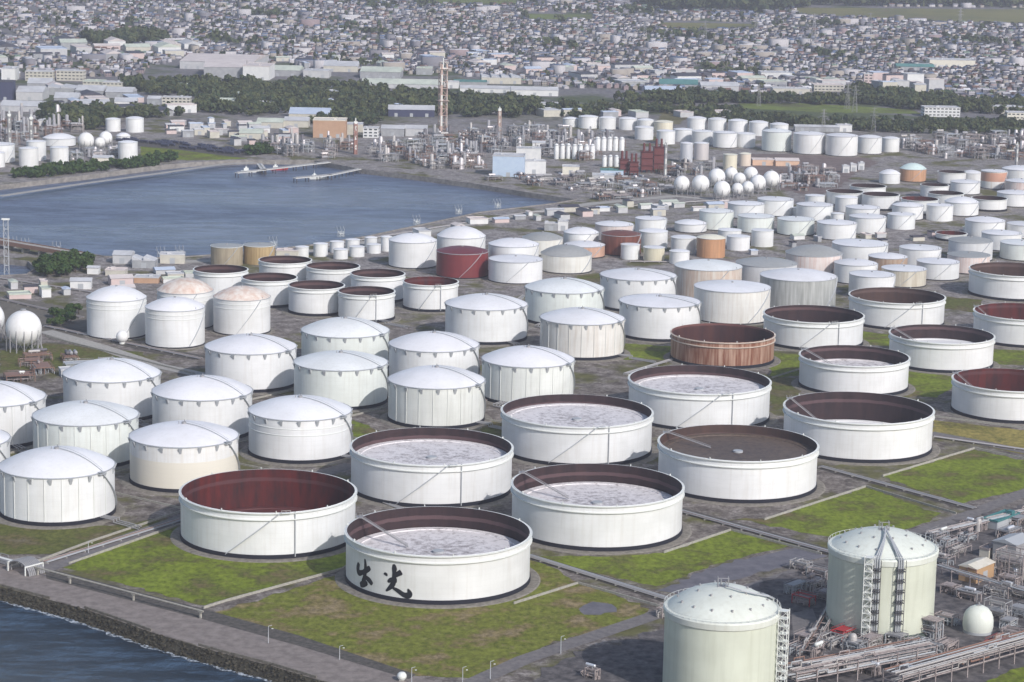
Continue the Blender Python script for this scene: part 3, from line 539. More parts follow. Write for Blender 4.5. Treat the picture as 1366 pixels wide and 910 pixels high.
def water_mat(name, c0, c1, rough, sc=.10, dist=2.6):
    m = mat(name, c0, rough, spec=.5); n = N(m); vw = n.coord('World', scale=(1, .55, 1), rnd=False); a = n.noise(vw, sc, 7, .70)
    b = n.noise(n.coord('World', scale=(.6, 1.6, 1), rnd=False), .010, 5, .6); w1 = n.mix(n.ramp(b, [(.35, (0, 0, 0)), (.68, (1, 1, 1))]), c0, c1); n.color(n.mix(n.ramp(n.noise(n.coord('World', scale=(.45, 1.5, 1), rnd=False), sc * .55, 6, .75), [(.44, (0, 0, 0)), (.60, (1, 1, 1))]), w1, tuple(k * (2.9 if sc > .12 else 1.7) for k in c1)))  # light ripple crests painted into the water colour by noise
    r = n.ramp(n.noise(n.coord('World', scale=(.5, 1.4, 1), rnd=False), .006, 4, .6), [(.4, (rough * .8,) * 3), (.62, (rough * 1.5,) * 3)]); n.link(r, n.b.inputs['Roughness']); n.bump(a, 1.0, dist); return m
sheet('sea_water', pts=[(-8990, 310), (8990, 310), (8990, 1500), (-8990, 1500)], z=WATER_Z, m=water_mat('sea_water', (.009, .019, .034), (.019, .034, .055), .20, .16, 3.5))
sheet('harbour_water', pts=[(-8990, 1500.0), (8990, 1500.0), (8990, 6000), (-8990, 6000)], z=WATER_Z, m=water_mat('harbour_water', (.054, .072, .122), (.076, .097, .150), .3))  # grazing sky reflection and haze are put into this paler water colour

# quay walls round the harbour and the inlet
def quay(name, px, m, top=0.9, thick=1.6, closed=True):
    P = [Vector((*at(u, v, 0),)) for u, v in px]; mb = MB(); k = len(P)
    for i in range(k if closed else k - 1):
        a, b = P[i], P[(i + 1) % k]; d = b - a; c = (a + b) / 2
        mb.box(c.x, c.y, WATER_Z - 1, d.length + .4, thick, -WATER_Z + 1 + top, math.atan2(d.y, d.x), 0)
    o = mb.build(name, m); o['kind'] = 'structure'; return o
M_QUAY = gravel('quay_concrete', (.17, .16, .15), (.30, .28, .26), .2)
quay('quay_wall', HARBOUR, M_QUAY); quay('quay_wall', INLET, M_QUAY, .4)

# sea revetment: sloping bank, boulders, surf line, apron road
dirs = []
def offs(pts, d):
    out = []
    for i, p in enumerate(pts):
        a = Vector(pts[max(0, i - 1)]); b = Vector(pts[min(len(pts) - 1, i + 1)]); t = (b - a).normalized(); out.append((p[0] + t.y * d, p[1] - t.x * d))
    return out
bank = MB(); lo = [(p[0], p[1]) for p in offs(shore_w, -5.2)]
for sgn in (1,):
    A_ = shore_w; 
    lo = offs(shore_w, 5.2) if offs(shore_w, 5.2)[3][1] < shore_w[3][1] else offs(shore_w, -5.2)
for i in range(len(A_) - 1):
    bank.add([(*A_[i], .05), (*A_[i + 1], .05), (*lo[i + 1], WATER_Z - .6), (*lo[i], WATER_Z - .6)], [(0, 3, 2, 1)])
M_ROCK = gravel('dark_rock', (.018, .017, .014), (.070, .064, .048), .6, (.12, .11, .09))
o = bank.build('rock_bank', M_ROCK); o['kind'] = 'structure'
# boulders (thousands of them, one object)
ico_v = np.array([(0, 0, 1), (.89, 0, .45), (.28, .85, .45), (-.72, .53, .45), (-.72, -.53, .45), (.28, -.85, .45), (.72, .53, -.45), (-.28, .85, -.45), (-.89, 0, -.45), (-.28, -.85, -.45), (.72, -.53, -.45), (0, 0, -1)])
ico_f = np.array([(0, 1, 2), (0, 2, 3), (0, 3, 4), (0, 4, 5), (0, 5, 1), (1, 6, 2), (2, 7, 3), (3, 8, 4), (4, 9, 5), (5, 10, 1), (1, 10, 6), (2, 6, 7), (3, 7, 8), (4, 8, 9), (5, 9, 10), (11, 7, 6), (11, 8, 7), (11, 9, 8), (11, 10, 9), (11, 6, 10)])
VV, FF = [], []; q = 0
seg = [Vector(p) for p in shore_w]; segl = [Vector(p) for p in lo]
for i in range(len(seg) - 1):
    L = (seg[i + 1] - seg[i]).length
    for k in range(int(L * 4.5)):
        t, s = random.random(), random.random() ** .9 * 1.05
        a = seg[i].lerp(seg[i + 1], t); b = segl[i].lerp(segl[i + 1], t); p = a.lerp(b, s)
        z = .1 + (WATER_Z - .5) * s; r = random.uniform(.3, .95)
        vv = ico_v * (1 + rng.uniform(-.3, .3, (12, 1))) * r * np.array([1, 1, .7]); VV.append(vv + np.array([p.x, p.y, z])); FF.append(ico_f + q); q += 12
o = np_obj('shore_boulders', np.concatenate(VV), np.concatenate(FF), [M_ROCK])
tag(o, 'dark boulders of the sea wall along the water', 'rocks', kind='stuff')
foam = mat('surf_foam', (.44, .49, .54), .9); n = N(foam)
n.b.inputs['Roughness'].default_value = .9
al = n.ramp(n.noise(n.coord('World', rnd=False), .55, 5, .7), [(.42, (0, 0, 0)), (.60, (1, 1, 1))]); n.link(al, n.b.inputs['Alpha'])
fo = []; inn = offs(lo, 0)
sg = 1 if offs(shore_w, 5.2)[3][1] < shore_w[3][1] else -1
def jit_line(pts, d0, d1, step=3.0):
    out = []
    for a, b in zip(pts, pts[1:]):
        L = math.dist(a, b); k = max(1, int(L / step))
        for j in range(k):
            t = j / k; tx, ty = (b[0] - a[0]) / L, (b[1] - a[1]) / L; d = random.uniform(d0, d1)
            out.append((a[0] + (b[0] - a[0]) * t + ty * d * sg, a[1] + (b[1] - a[1]) * t - tx * d * sg))
    return out
sheet('surf_foam', pts=jit_line(lo, -2.4, -1.9) + jit_line(lo, .3, 3.0)[::-1], z=WATER_Z + .08, m=foam)
apron_in = [(-140, 728), (0, 752), (60, 765), (150, 785), (270, 820), (400, 855), (530, 895), (640, 925), (760, 960)]
ap = [at(u, v, .02) for u, v in apron_in]
so = [(p[0], p[1]) for p in offs(shore_w, -1.0 * sg)]
sheet('sea_wall_road', pts=so + [at(760, 1010, .02)] + ap[::-1], z=.03, m=M_APRON)
# low parapet on the edge of the apron
mb = MB()
for i in (0, 1, 2, 4, 5, 7, 8, 9):
    a, b = Vector(so[i]), Vector(so[i + 1]); d = b - a; c = (a + b) / 2
    mb.box(c.x, c.y, .03, d.length - .5, .5, 1.0, math.atan2(d.y, d.x))
o = mb.build('sea_parapet', gravel('parapet_concrete', (.12, .11, .09), (.2, .185, .16), .6)); tag(o, 'low concrete parapet between the sea wall road and the boulders', 'wall')
# dark strip (ditch) under the shore pipe
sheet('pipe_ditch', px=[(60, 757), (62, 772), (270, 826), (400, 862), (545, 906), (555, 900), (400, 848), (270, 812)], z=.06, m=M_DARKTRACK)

# lawns and yards
def lawn_mat(name, a, b, c, s=.035):
    m = mat(name, a, .95, spec=.1); n = N(m); v = n.coord('World', rnd=False); f = n.noise(v, s, 9, .70); g = n.noise(n.coord('World', scale=(1, .7, 1), rnd=False), .35, 6, .7)
    col = n.ramp(f, [(.36, c), (.445, b), (.50, a), (.62, tuple(k * 1.2 for k in a))])
    br = n.ramp(n.noise(v, s * 3.3, 6, .75), [(.55, (0, 0, 0)), (.66, (1, 1, 1))]); col = n.mix(n.math('MULTIPLY', br, .55), col, c)
    dk = n.ramp(g, [(.34, (.48, .50, .48)), (.64, (1.18, 1.16, 1.12))]); mm = n.new('ShaderNodeMix', data_type='RGBA', blend_type='MULTIPLY'); mm.inputs[0].default_value = 1
    n.link(col, mm.inputs[6]); n.link(dk, mm.inputs[7]); n.color(mm.outputs[2]); return m
LAWN = lawn_mat('lawn_bright', (.165, .208, .028), (.128, .146, .034), (.17, .135, .07))
LAWN_B = lawn_mat('lawn_brownish', (.155, .172, .034), (.20, .165, .070), (.27, .215, .13), .045)
LAWN_Y = lawn_mat('lawn_yellow', (.28, .235, .075), (.19, .18, .05), (.15, .12, .06), .05)
LAWN_D = lawn_mat('lawn_dark', (.110, .120, .035), (.14, .12, .055), (.16, .14, .09), .05)
YARD = gravel('bare_yard', (.11, .10, .088), (.17, .155, .13), .25)
STUDGE = gravel('grey_bare_patch', (.115, .115, .135), (.165, .16, .18), .15)
lz = .05
for nm, px, m in [
    ('lawn', [(83, 757), (130, 739), (240, 700), (300, 690), (480, 690), (470, 755), (272, 808)], LAWN),
    ('lawn', [(285, 818), (460, 764), (640, 716), (700, 735), (772, 777), (868, 812), (845, 830), (740, 856), (640, 906), (545, 902), (400, 858)], LAWN_B),
    ('lawn', [(700, 742), (720, 752), (790, 764), (880, 783), (955, 752), (1010, 738), (1068, 726), (975, 708), (886, 738), (820, 742)], LAWN),
    ('grey_bare_patch', [(880, 786), (908, 792), (985, 772), (1104, 742), (1070, 729), (1012, 741), (957, 755)], STUDGE),
    ('grey_bare_patch', [(772, 812), (790, 803), (818, 806), (822, 816), (800, 822), (776, 820)], STUDGE),
    ('lawn', [(940, 696), (1030, 690), (1155, 650), (1252, 684), (1245, 694), (1160, 722), (1100, 716), (990, 694)], LAWN),
    ('lawn', [(1178, 636), (1298, 600), (1366, 614), (1420, 625), (1420, 640), (1366, 652), (1282, 672), (1235, 656)], LAWN),
    ('lawn', [(1244, 560), (1366, 574), (1440, 585), (1440, 618), (1366, 606), (1300, 592), (1244, 578)], LAWN_Y),
    ('lawn', [(-80, 690), (60, 706), (170, 700), (215, 690), (235, 695), (140, 730), (60, 740), (-80, 738)], LAWN_D),
    ('lawn', [(470, 560), (520, 580), (500, 596), (470, 590)], LAWN), ('lawn', [(640, 560), (680, 568), (672, 590), (640, 582)], LAWN_D),
    ('lawn', [(1025, 470), (1075, 474), (1070, 500), (1028, 506)], LAWN), ('lawn', [(1020, 500), (1068, 506), (1066, 540), (1030, 548)], LAWN_D),
    ('lawn', [(1190, 490), (1290, 505), (1250, 530), (1180, 528)], LAWN), ('lawn', [(1140, 440), (1195, 448), (1190, 462), (1140, 458)], LAWN),
    ('lawn', [(1255, 395), (1310, 400), (1310, 418), (1258, 412)], LAWN_D), ('lawn', [(1320, 465), (1400, 470), (1400, 488), (1325, 486)], LAWN),
    ('lawn', [(830, 458), (896, 462), (896, 480), (832, 480)], LAWN), ('lawn', [(770, 366), (802, 366), (802, 376), (770, 376)], LAWN_D),
    ('lawn', [(60, 458), (190, 470), (200, 482), (120, 490), (0, 494), (0, 468)], LAWN_D),
    ('lawn', [(186, 192), (240, 198), (305, 208), (330, 212), (250, 214), (188, 208)], LAWN),
    ('dirt_yard', [(0, 395), (70, 405), (200, 440), (120, 452), (0, 440)], YARD),
    ('brown_yard', [(985, 205), (1080, 206), (1150, 210), (1172, 216), (1140, 232), (1120, 250), (1085, 262), (1040, 252), (1000, 232)], gravel('brown_yard', (.13, .10, .095), (.20, .16, .15), .1)),
    ('meadow', [(985, 137), (1075, 138), (1215, 146), (1230, 152), (1100, 150), (985, 144)], lawn_mat('meadow', (.16, .20, .05), (.13, .15, .05), (.12, .12, .06), .01)),
    ('meadow', [(640, 139), (720, 141), (715, 147), (640, 146)], MAT['meadow']), ('meadow', [(880, 150), (905, 146), (925, 152), (905, 166), (880, 164)], lawn_mat('dry_meadow', (.17, .15, .08), (.15, .14, .06), (.12, .10, .06), .02)),
    ('field', [(1060, 10), (1500, 14), (1500, 36), (1240, 27), (1060, 18)], lawn_mat('far_field', (.20, .19, .07), (.15, .16, .06), (.22, .18, .11), .003)),
    ('field', [(880, 30), (1010, 32), (1010, 38), (890, 38)], MAT['far_field']), ('field', [(700, 18), (790, 20), (790, 27), (705, 25)], MAT['meadow']), ('field', [(560, -2), (690, 0), (690, 6), (560, 4)], MAT['meadow'])]:
    sheet(nm, px=px, z=lz, m=m); lz += .004
# roads and pipe tracks
for nm, px, w, m in [
    ('access_road', [(52, 762), (120, 736), (245, 692), (345, 658), (470, 620)], 11, M_ASPH),
    ('service_road', [(630, 912), (700, 880), (880, 819), (1000, 785), (1110, 748), (1290, 688), (1366, 658), (1500, 610)], 9, M_ASPH),
    ('pipe_track', [(690, 738), (790, 768), (905, 806)], 7, M_DARKTRACK), ('pipe_track', [(890, 676), (1000, 706), (1112, 738)], 8, M_DARKTRACK),
    ('pipe_track', [(1090, 622), (1200, 652), (1300, 680)], 8, M_DARKTRACK), ('service_road', [(1240, 578), (1366, 602), (1460, 622)], 10, M_ASPH),
    ('pipe_track', [(60, 434), (120, 446), (200, 466), (270, 478)], 14, M_DARKTRACK), ('access_road', [(60, 442), (130, 462), (210, 488), (290, 505)], 12, M_CONC),
    ('harbour_road', [(150, 352), (300, 348), (430, 334), (560, 312), (660, 292), (790, 272), (900, 262), (1010, 272)], 14, M_CONC),
    ('harbour_road', [(0, 262), (120, 244), (210, 232), (300, 219), (340, 217)], 9, M_CONC),
    ('service_road', [(560, 470), (640, 545)], 8, M_ASPH), ('rail_bed', [(165, 190), (250, 197), (335, 208)], 46, M_DARKTRACK),
    ('town_road', [(-40, 176), (190, 160), (240, 158), (420, 190), (480, 210)], 10, M_ASPH)]:
    sheet(nm, pts=ribbon([at(u, v) for u, v in px], w), z=lz + .01, m=m); lz += .004
# concrete dike walls
def dike(px, label, h=1.1, w=.5, z=0):
    P = [Vector(at(u, v)) for u, v in px]; mb = MB()
    for a, b in zip(P, P[1:]):
        d = b - a; c = (a + b) / 2; mb.box(c.x, c.y, z, d.length + w * .98, w, h, math.atan2(d.y, d.x))
    return tag(mb.build('dike_wall', M_WALLC), label, 'wall', 'concrete dike walls round the tank lots')
dike([(272, 812), (300, 803), (458, 760)], 'low pale wall running from the shore corner up to the lettered tank')
dike([(92, 753), (243, 700)], 'low pale wall along the access road left of the bright lawn')
dike([(50, 750), (120, 724), (246, 682)], 'low pale wall on the far side of the access road')
dike([(686, 806), (771, 779), (880, 810)], 'low pale wall with a corner right of the lettered tank')
dike([(886, 738), (975, 708), (1095, 740)], 'low pale wall with a corner above the grey bare patch')
dike([(1020, 694), (1155, 650), (1275, 686)], 'low pale wall with a corner beyond the brown decked tank')
dike([(1178, 636), (1300, 599), (1420, 624)], 'low pale wall with a corner behind the rightmost lawn')
dike([(1244, 556), (1366, 572), (1450, 584)], 'low pale wall in front of the red lined tank at the right edge')
dike([(62, 450), (150, 472), (260, 500)], 'low pale wall beside the road below the tall domed tanks', 1.2)
dike([(470, 598), (530, 578), (640, 552)], 'low pale wall in front of the vertically streaked dome tanks')
dike([(1030, 505), (1140, 470), (1190, 482)], 'low pale wall left of the medium tank with the pinkish deck')

# dikes between the lots of the dome block
bu, bv, bo = Vector((52.6, 67.0)), Vector((-58.4, 42.6)), Vector((-219.4, 1139.9))
def world_dike(a, b, label):
    d = b - a; c = (a + b) / 2; mb = MB(); mb.box(c.x, c.y, 0, d.length, .5, 1.0, math.atan2(d.y, d.x)); return tag(mb.build('dike_wall', M_WALLC), label, 'wall', 'low dikes between the bracketed dome tanks')
for i in range(5):
    world_dike(bo + bu * (i + .5) + bv * -.55, bo + bu * (i + .5) + bv * (1.5 if i < 3 else 2.4), 'low concrete dike running between two bracketed dome tanks')
for j in (0, 1):
    world_dike(bo + bv * (j + .5) + bu * -.5, bo + bv * (j + .5) + bu * 5.4, 'long low concrete dike between two rows of bracketed dome tanks')
# ---------------------------------------------------------------- tanks
def ang(phi, R): return (R * math.sin(phi), -R * math.cos(phi))      # phi: from the side that faces the camera, to the right
def arc_strip(mb, R, p0, p1, z0, z1, w, th, n=14, m=0):
    """a stair or band that follows the wall from angle p0,z0 to p1,z1"""
    for i in range(n):
        a, b = p0 + (p1 - p0) * i / n, p0 + (p1 - p0) * (i + 1) / n; za, zb = z0 + (z1 - z0) * i / n, z0 + (z1 - z0) * (i + 1) / n
        x0, y0 = ang(a, R); x1, y1 = ang(b, R); X0, Y0 = ang(a, R + w); X1, Y1 = ang(b, R + w)
        mb.add([(x0, y0, za), (X0, Y0, za), (X1, Y1, zb), (x1, y1, zb), (x0, y0, za + th), (X0, Y0, za + th), (X1, Y1, zb + th), (x1, y1, zb + th)],
               [(3, 2, 1, 0), (4, 5, 6, 7), (0, 1, 5, 4), (1, 2, 6, 5), (2, 3, 7, 6), (3, 0, 4, 7)], m)
    return mb
def nseg(R): return 96 if R > 30 else 72 if R > 24 else 48 if R > 15 else 28 if R > 9 else 18
def tank_root(name, X, Y, label, group): return tag(empty(name, (X, Y, .12)), label, 'tank', group)
def base_parts(root, R, n):
    mb = MB(); mb.lathe([(R + 5, -.1), (R + 4.2, .25), (R + .2, .3)], n); mb.build('gravel_pad', M_PAD, root)
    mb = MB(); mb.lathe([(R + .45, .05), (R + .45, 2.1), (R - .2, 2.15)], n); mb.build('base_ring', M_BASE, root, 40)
    if 18 < R < 30:
        a = R_(random.choice((35, 60, -30))); mb = MB()
        for d in (-1.6, 0, 1.6):
            x0, y0 = ang(a + d / R, R - .1); x1, y1 = ang(a + d / R, R + 9); L_ = random.uniform(14, 24); mb.path([(x0, y0, 2.0), (x1, y1, 2.0), (x1, y1, .8), (x1 + .77 * L_, y1 - .64 * L_, .8)], .32, 6)
        mb.build('outlet_pipe', M_STEEL, root)
_foam = None
def open_tank(X, Y, R, h, deck, style, stair, lad, label):
    n = nseg(R); big = R > 30
    r = tank_root('floating_roof_tank', X, Y, label, 'open topped floating roof tanks'); base_parts(r, R, n)
    mb = MB(); t = .35
    mb.lathe([(R, 1.2), (R, h), (R - t, h)], n, 0); mb.lathe([(R - t, h), (R - t, h - deck - .5)], n, 1)
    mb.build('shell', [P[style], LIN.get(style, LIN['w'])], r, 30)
    k = .9 if big else .7
    for zz in ((h - .55, h - 3.6) if big else (h - .5, h - 3.0)) if R > 18 else (h - .4,):
        g = MB(); g.lathe([(R, zz - .5), (R + k, zz), (R + k, zz + .35), (R, zz + .36)], n); g.build('wind_girder', M_TRIMW if style != 'rust' else mat('rusty_cream_trim', (.62, .54, .46), .6), r, 30)
    dk = MB(); zd = h - deck; dR = R - t - .35
    dk.lathe([(dR, zd - .8), (dR, zd + .35), (dR - 3.5 * R / 41, zd + .35), (dR - 3.6 * R / 41, zd), (dR * .5, zd - .15), (0, zd - .2)], n)
    dm = DECK['wb'] if (style == 'wb' and deck < 8) else DECK['white'] if deck in (16.5, 9.6) else DECK['dark'] if style in ('wr', 'wd', 'wb', 'rust') else DECK['w']
    dob = dk.build('floating_roof', dm, r, 40)
    if R > 30 and dm in (DECK['w'], DECK['wb']):
        f = MB()
        for i in range(0):
            a = 0; q = 0; f.box(math.cos(a) * q, math.sin(a) * q, zd - .1, random.uniform(.5, 1.3), random.uniform(.5, 1.3), random.uniform(.4, 1.1), a)
        f.lathe([(2.6, zd - .2), (2.6, zd + .7), (0, zd + .8)], 16); f.build('deck_fitting', M_TRIM, dob)
    if stair:
        s = MB(); arc_strip(s, R + .05, R_(-22), R_(13), 1.4, h - .6, 1.1, .45, 20)
        s.build('spiral_stair', M_LINE, r)
        s = MB(); x, y = ang(R_(23), R + .5); s.tube((x, y, 1), (x, y, h + .2), .28, 6); s.build('vent_pipe', M_LINE, r)
        x, y = ang(R_(17), R + .9); s = MB(); s.box(x, y, h - .2, 4.5, 1.8, .25, R_(17)); 
        for q in (-2, 0, 2): s.box(x + q * math.cos(R_(17)), y + q * math.sin(R_(17)) - .8, h, .12, .12, 1.3)
        s.box(x, y - .8, h + 1.2, 4.5, .1, .1, R_(17)); s.build('platform', M_TRIMW, r)
    if lad:
        a = R_(-118); x0, y0 = ang(a, R + .3); x1, y1 = ang(a + .1, R * .36); s = MB()
        for dx in (-.6, .6):
            s.tube((x0, y0 + dx, h + .5), (x1, y1 + dx, zd + .6), .22, 6); s.tube((x0, y0 + dx, h + 1.4), (x1, y1 + dx, zd + 1.5), .08, 5)
        for i in range(26):
            f = i / 26; s.box(x0 + (x1 - x0) * f, y0 + (y1 - y0) * f, h + .5 + (zd + .1 - h) * f, .25, 1.4, .12)
        s.build('rolling_ladder', M_STEEL, r)
        s = MB(); s.box(x0, y0, h, 3.0, 4.0, .25, 0); 
        for dx in (-1.4, 1.4):
            for dy in (-1.9, 1.9): s.box(x0 + dx, y0 + dy, h + .2, .14, .14, 1.4)
            s.box(x0 + dx, y0, h + 1.5, .1, 3.9, .1)
        s.build('platform', M_STEEL, r)
    if R > 30:   # small rim fixtures
        global _foam
        for i in range(10):
            a = 2 * math.pi * (i + .3) / 10; x, y = ang(a, R + .2)
            if _foam is None: s = MB(); s.box(0, 0, 0, .35, .35, .9); s.tube((0, 0, .7), (0, .6, .2), .14, 5); o = s.build('foam_pourer', M_TRIMW, r); _foam = o.data
            else: o = bpy.data.objects.new('foam_pourer', _foam); SC.collection.objects.link(o); o.parent = r
            o.location = (x, y, h); o.rotation_euler = (0, 0, a)
    return r
def roof_prof(R, h, rise, k=9, hemi=False):
    if hemi:
        th = math.pi / 2
    Rs = (R * R + rise * rise) / (2 * rise); out = []
    for i in range(k):
        q = R * (1 - i / (k - 1)); out.append((q, h + math.sqrt(max(0, Rs * Rs - q * q)) - (Rs - rise)))
    out[-1] = (0, h + rise); return out
_brk = None
def dome_tank(X, Y, R, h, rise, style, label):
    global _brk
    n = nseg(R); r = tank_root('cone_roof_tank', X, Y, label, 'white bracketed dome roof tanks'); base_parts(r, R, n)
    mb = MB(); mb.lathe([(R, 1.2), (R, h)], n); mb.build('shell', P[style], r, 30)
    mb = MB(); mb.lathe(roof_prof(R + .1, h + .05, rise), n); ro = mb.build('roof', ROOFS.get(style, ROOF_W), r, 30)
    mb = MB(); mb.lathe([(R, h - .35), (R + .45, h - .2), (R + .45, h + .15), (R, h + .2)], n); mb.build('eave_ring', M_TRIM, r, 30)
    if _brk is None:
        b = MB(); b.add([(-.95, 0, 0), (.95, 0, 0), (.95, 1.1, 0), (-.95, 1.1, 0), (-.5, 0, -3.0), (.5, 0, -3.0)], [(0, 1, 2, 3), (0, 4, 5, 1), (3, 2, 5, 4), (0, 3, 4), (1, 5, 2)]); b.box(0, .55, -.05, 1.8, 1.2, .15); _brk = b
    bm = None
    for i in range(18):
        a = R_(4 + 20 * i)
        if bm is None:
            o = _brk.build('bracket', M_TRIM, r); bm = o.data
        else:
            o = bpy.data.objects.new('bracket', bm); SC.collection.objects.link(o); o.parent = r
        x, y = ang(a, R - .05); o.location = (x, y, h - .45); o.rotation_euler = (0, 0, a + math.pi)
    # walkway from the crown down to the eave, landing, stair on the right hand wall
    s = MB(); pr = roof_prof(R, h + .05, rise); A = R_(62); 
    for (q0, z0), (q1, z1) in zip(pr, pr[1:]):
        x0, y0 = ang(A, q0); x1, y1 = ang(A, q1); s.tube((x0, y0, z0 + .35), (x1, y1, z1 + .35), .26, 5)
        s.tube((x0, y0, z0 + 1.4), (x1, y1, z1 + 1.4), .09, 4)
    s.build('roof_walkway', M_LINE, r)
    s = MB(); x, y = ang(R_(58), R + .8); s.box(x, y, h - .5, 3.6, 1.8, .25, R_(58)); s.box(x, y, h + .6, 3.6, 1.8, .1, R_(58)); arc_strip(s, R + .05, R_(60), R_(104), h - .6, 1.4, 1.0, .4, 18)
    s.build('spiral_stair', M_LINE, r)
    s = MB(); s.lathe([(1.2, h + rise - .3), (1.2, h + rise + .9), (0, h + rise + 1.1)], 12); s.tube((0, 2, h + rise - .3), (0, 2, h + rise + 1.6), .25, 6); s.tube((-2.5, -.5, h + rise - .6), (-2.5, -.5, h + rise + 1.2), .2, 6); s.build('roof_vent', M_STEEL, ro)
    if style in ('gs', 'ws') or 'sea wall' in label:
        for i in range(9):
            a = R_(-70 + 17 * i); x, y = ang(a, R + .2); s = MB(); s.tube((x, y, 1), (x, y, h - .6), .16, 5); s.build('downpipe', M_TRIMW, r)
    if 'ring seams' in label:
        for zz in (h - 5, h - 8.5):
            mb = MB(); mb.lathe([(R, zz), (R + .22, zz + .1), (R + .22, zz + .3), (R, zz + .4)], n); mb.build('stiffening_ring', M_TRIMW, r, 30)
    return r
def plain_tank(X, Y, R, h, rise, style, label, hemi=False):
    n = nseg(R); gname = 'tall domed tanks by the pipe track' if hemi else 'white cone roofed tanks of the farther rows'
    if R < 9: n = 20
    r = tank_root('storage_tank', X, Y, label, gname)
    mb = MB()
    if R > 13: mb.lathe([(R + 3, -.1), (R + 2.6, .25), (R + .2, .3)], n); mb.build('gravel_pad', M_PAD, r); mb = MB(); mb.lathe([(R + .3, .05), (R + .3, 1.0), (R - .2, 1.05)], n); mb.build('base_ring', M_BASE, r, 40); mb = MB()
    mb.lathe([(R, 0), (R, h)], n); mb.build('shell', P[style], r, 30)
    rm = ROOFS.get(style, ROOF_W)
    if style in ('y', 'pk') and 'grey' not in label: rm = ROOF_W
    mb = MB(); mb.lathe(roof_prof(R + .15, h + .03, max(rise, .6), 7), n); ro = mb.build('roof', rm, r, 30)
    mb = MB(); mb.lathe([(R, h - .3), (R + .35, h - .2), (R + .35, h + .12), (R, h + .15)], n); mb.build('eave_ring', M_TRIM if R > 13 else M_TRIMW, r, 30)
    if R > 12:
        a0 = R_(random.choice((-20, -5, 20, 35))); s = MB(); arc_strip(s, R + .04, a0, a0 + min(.9, h / R), 1.0, h - .3, .8, .35, 12); s.build('spiral_stair', M_LINE, r)
        s = MB(); x, y = ang(R_(55), R - 1); s.tube((x, y, h - .2), (x, y, h + 1.5), .2, 5); s.lathe([(.8, h + rise - .2), (.8, h + rise + .7), (0, h + rise + .8)], 10)
        for q in range(5): x, y = ang(R_(30 + q * 12), R - .4); s.box(x, y, h, .1, .1, 1.1)
        s.build('roof_vent', M_STEEL, ro)
    if hemi:
        for zz in (h - 3, h - 6):
            mb = MB(); mb.lathe([(R, zz), (R + .25, zz + .1), (R + .25, zz + .3), (R, zz + .4)], n); mb.build('stiffening_ring', M_TRIMW, r, 30)
    return r
def sphere_tank(X, Y, R, z, label, i):
    if 100 < X < 300: R *= 1.1; z += .8
    r = tag(empty('sphere_tank', (X, Y, 0)), label, 'ball tank', 'white ball shaped gas tanks')
    big = R > 10; n = 40 if big else 24; k = 20 if big else 12
    mb = MB(); mb.lathe([(R * math.sin(math.pi * j / k), z - R * math.cos(math.pi * j / k)) for j in range(k + 1)], n); mb.build('vessel', BALL, r, 60)
    if R > 4.5:
        nl = 14 if big else 8; lm = None
        for j in range(nl):
            a = 2 * math.pi * j / nl; x, y = math.cos(a) * R * .97, math.sin(a) * R * .97
            mb = MB(); mb.tube((x, y, 0), (x, y, z), .42 if big else .3, 6); mb.build('leg', M_STEEL, r)
        mb = MB()
        for j in range(nl):
            a, b = 2 * math.pi * j / nl, 2 * math.pi * (j + 1) / nl
            for z0, z1 in ((1, z * .7), (z * .7, 1)): mb.tube((math.cos(a) * R * .97, math.sin(a) * R * .97, z0), (math.cos(b) * R * .97, math.sin(b) * R * .97, z1), .1, 4)
        mb.build('brace', M_STEEL, r)
        mb = MB(); mb.lathe([(R * .16, z + R * .97), (R * .16, z + R + .9), (0, z + R + 1)], 10); mb.tube((R * .2, 0, z + R), (R * 1.15, -R * .2, 0), .25, 5); mb.build('top_platform', M_STEEL, r)
    else:
        mb = MB(); mb.lathe([(R * .5, 0), (R * .5, z - R * .8)], 16); mb.build('leg', M_TRIMW, r)
for (k, X, Y, R, h, rise, style, stair, lad, label) in TANKS:
    if k == 'O': r = open_tank(X, Y, R, h, rise, style, stair, lad, label)
    elif k == 'D': r = dome_tank(X, Y, R, h, rise, style, label)
    else: r = plain_tank(X, Y, R, h, rise, style, label, k == 'H')
    if 'brush characters' in label: LETTERED = r
for i, (X, Y, R, z, label) in enumerate(SPHERES): sphere_tank(X, Y, R, z, label, i)
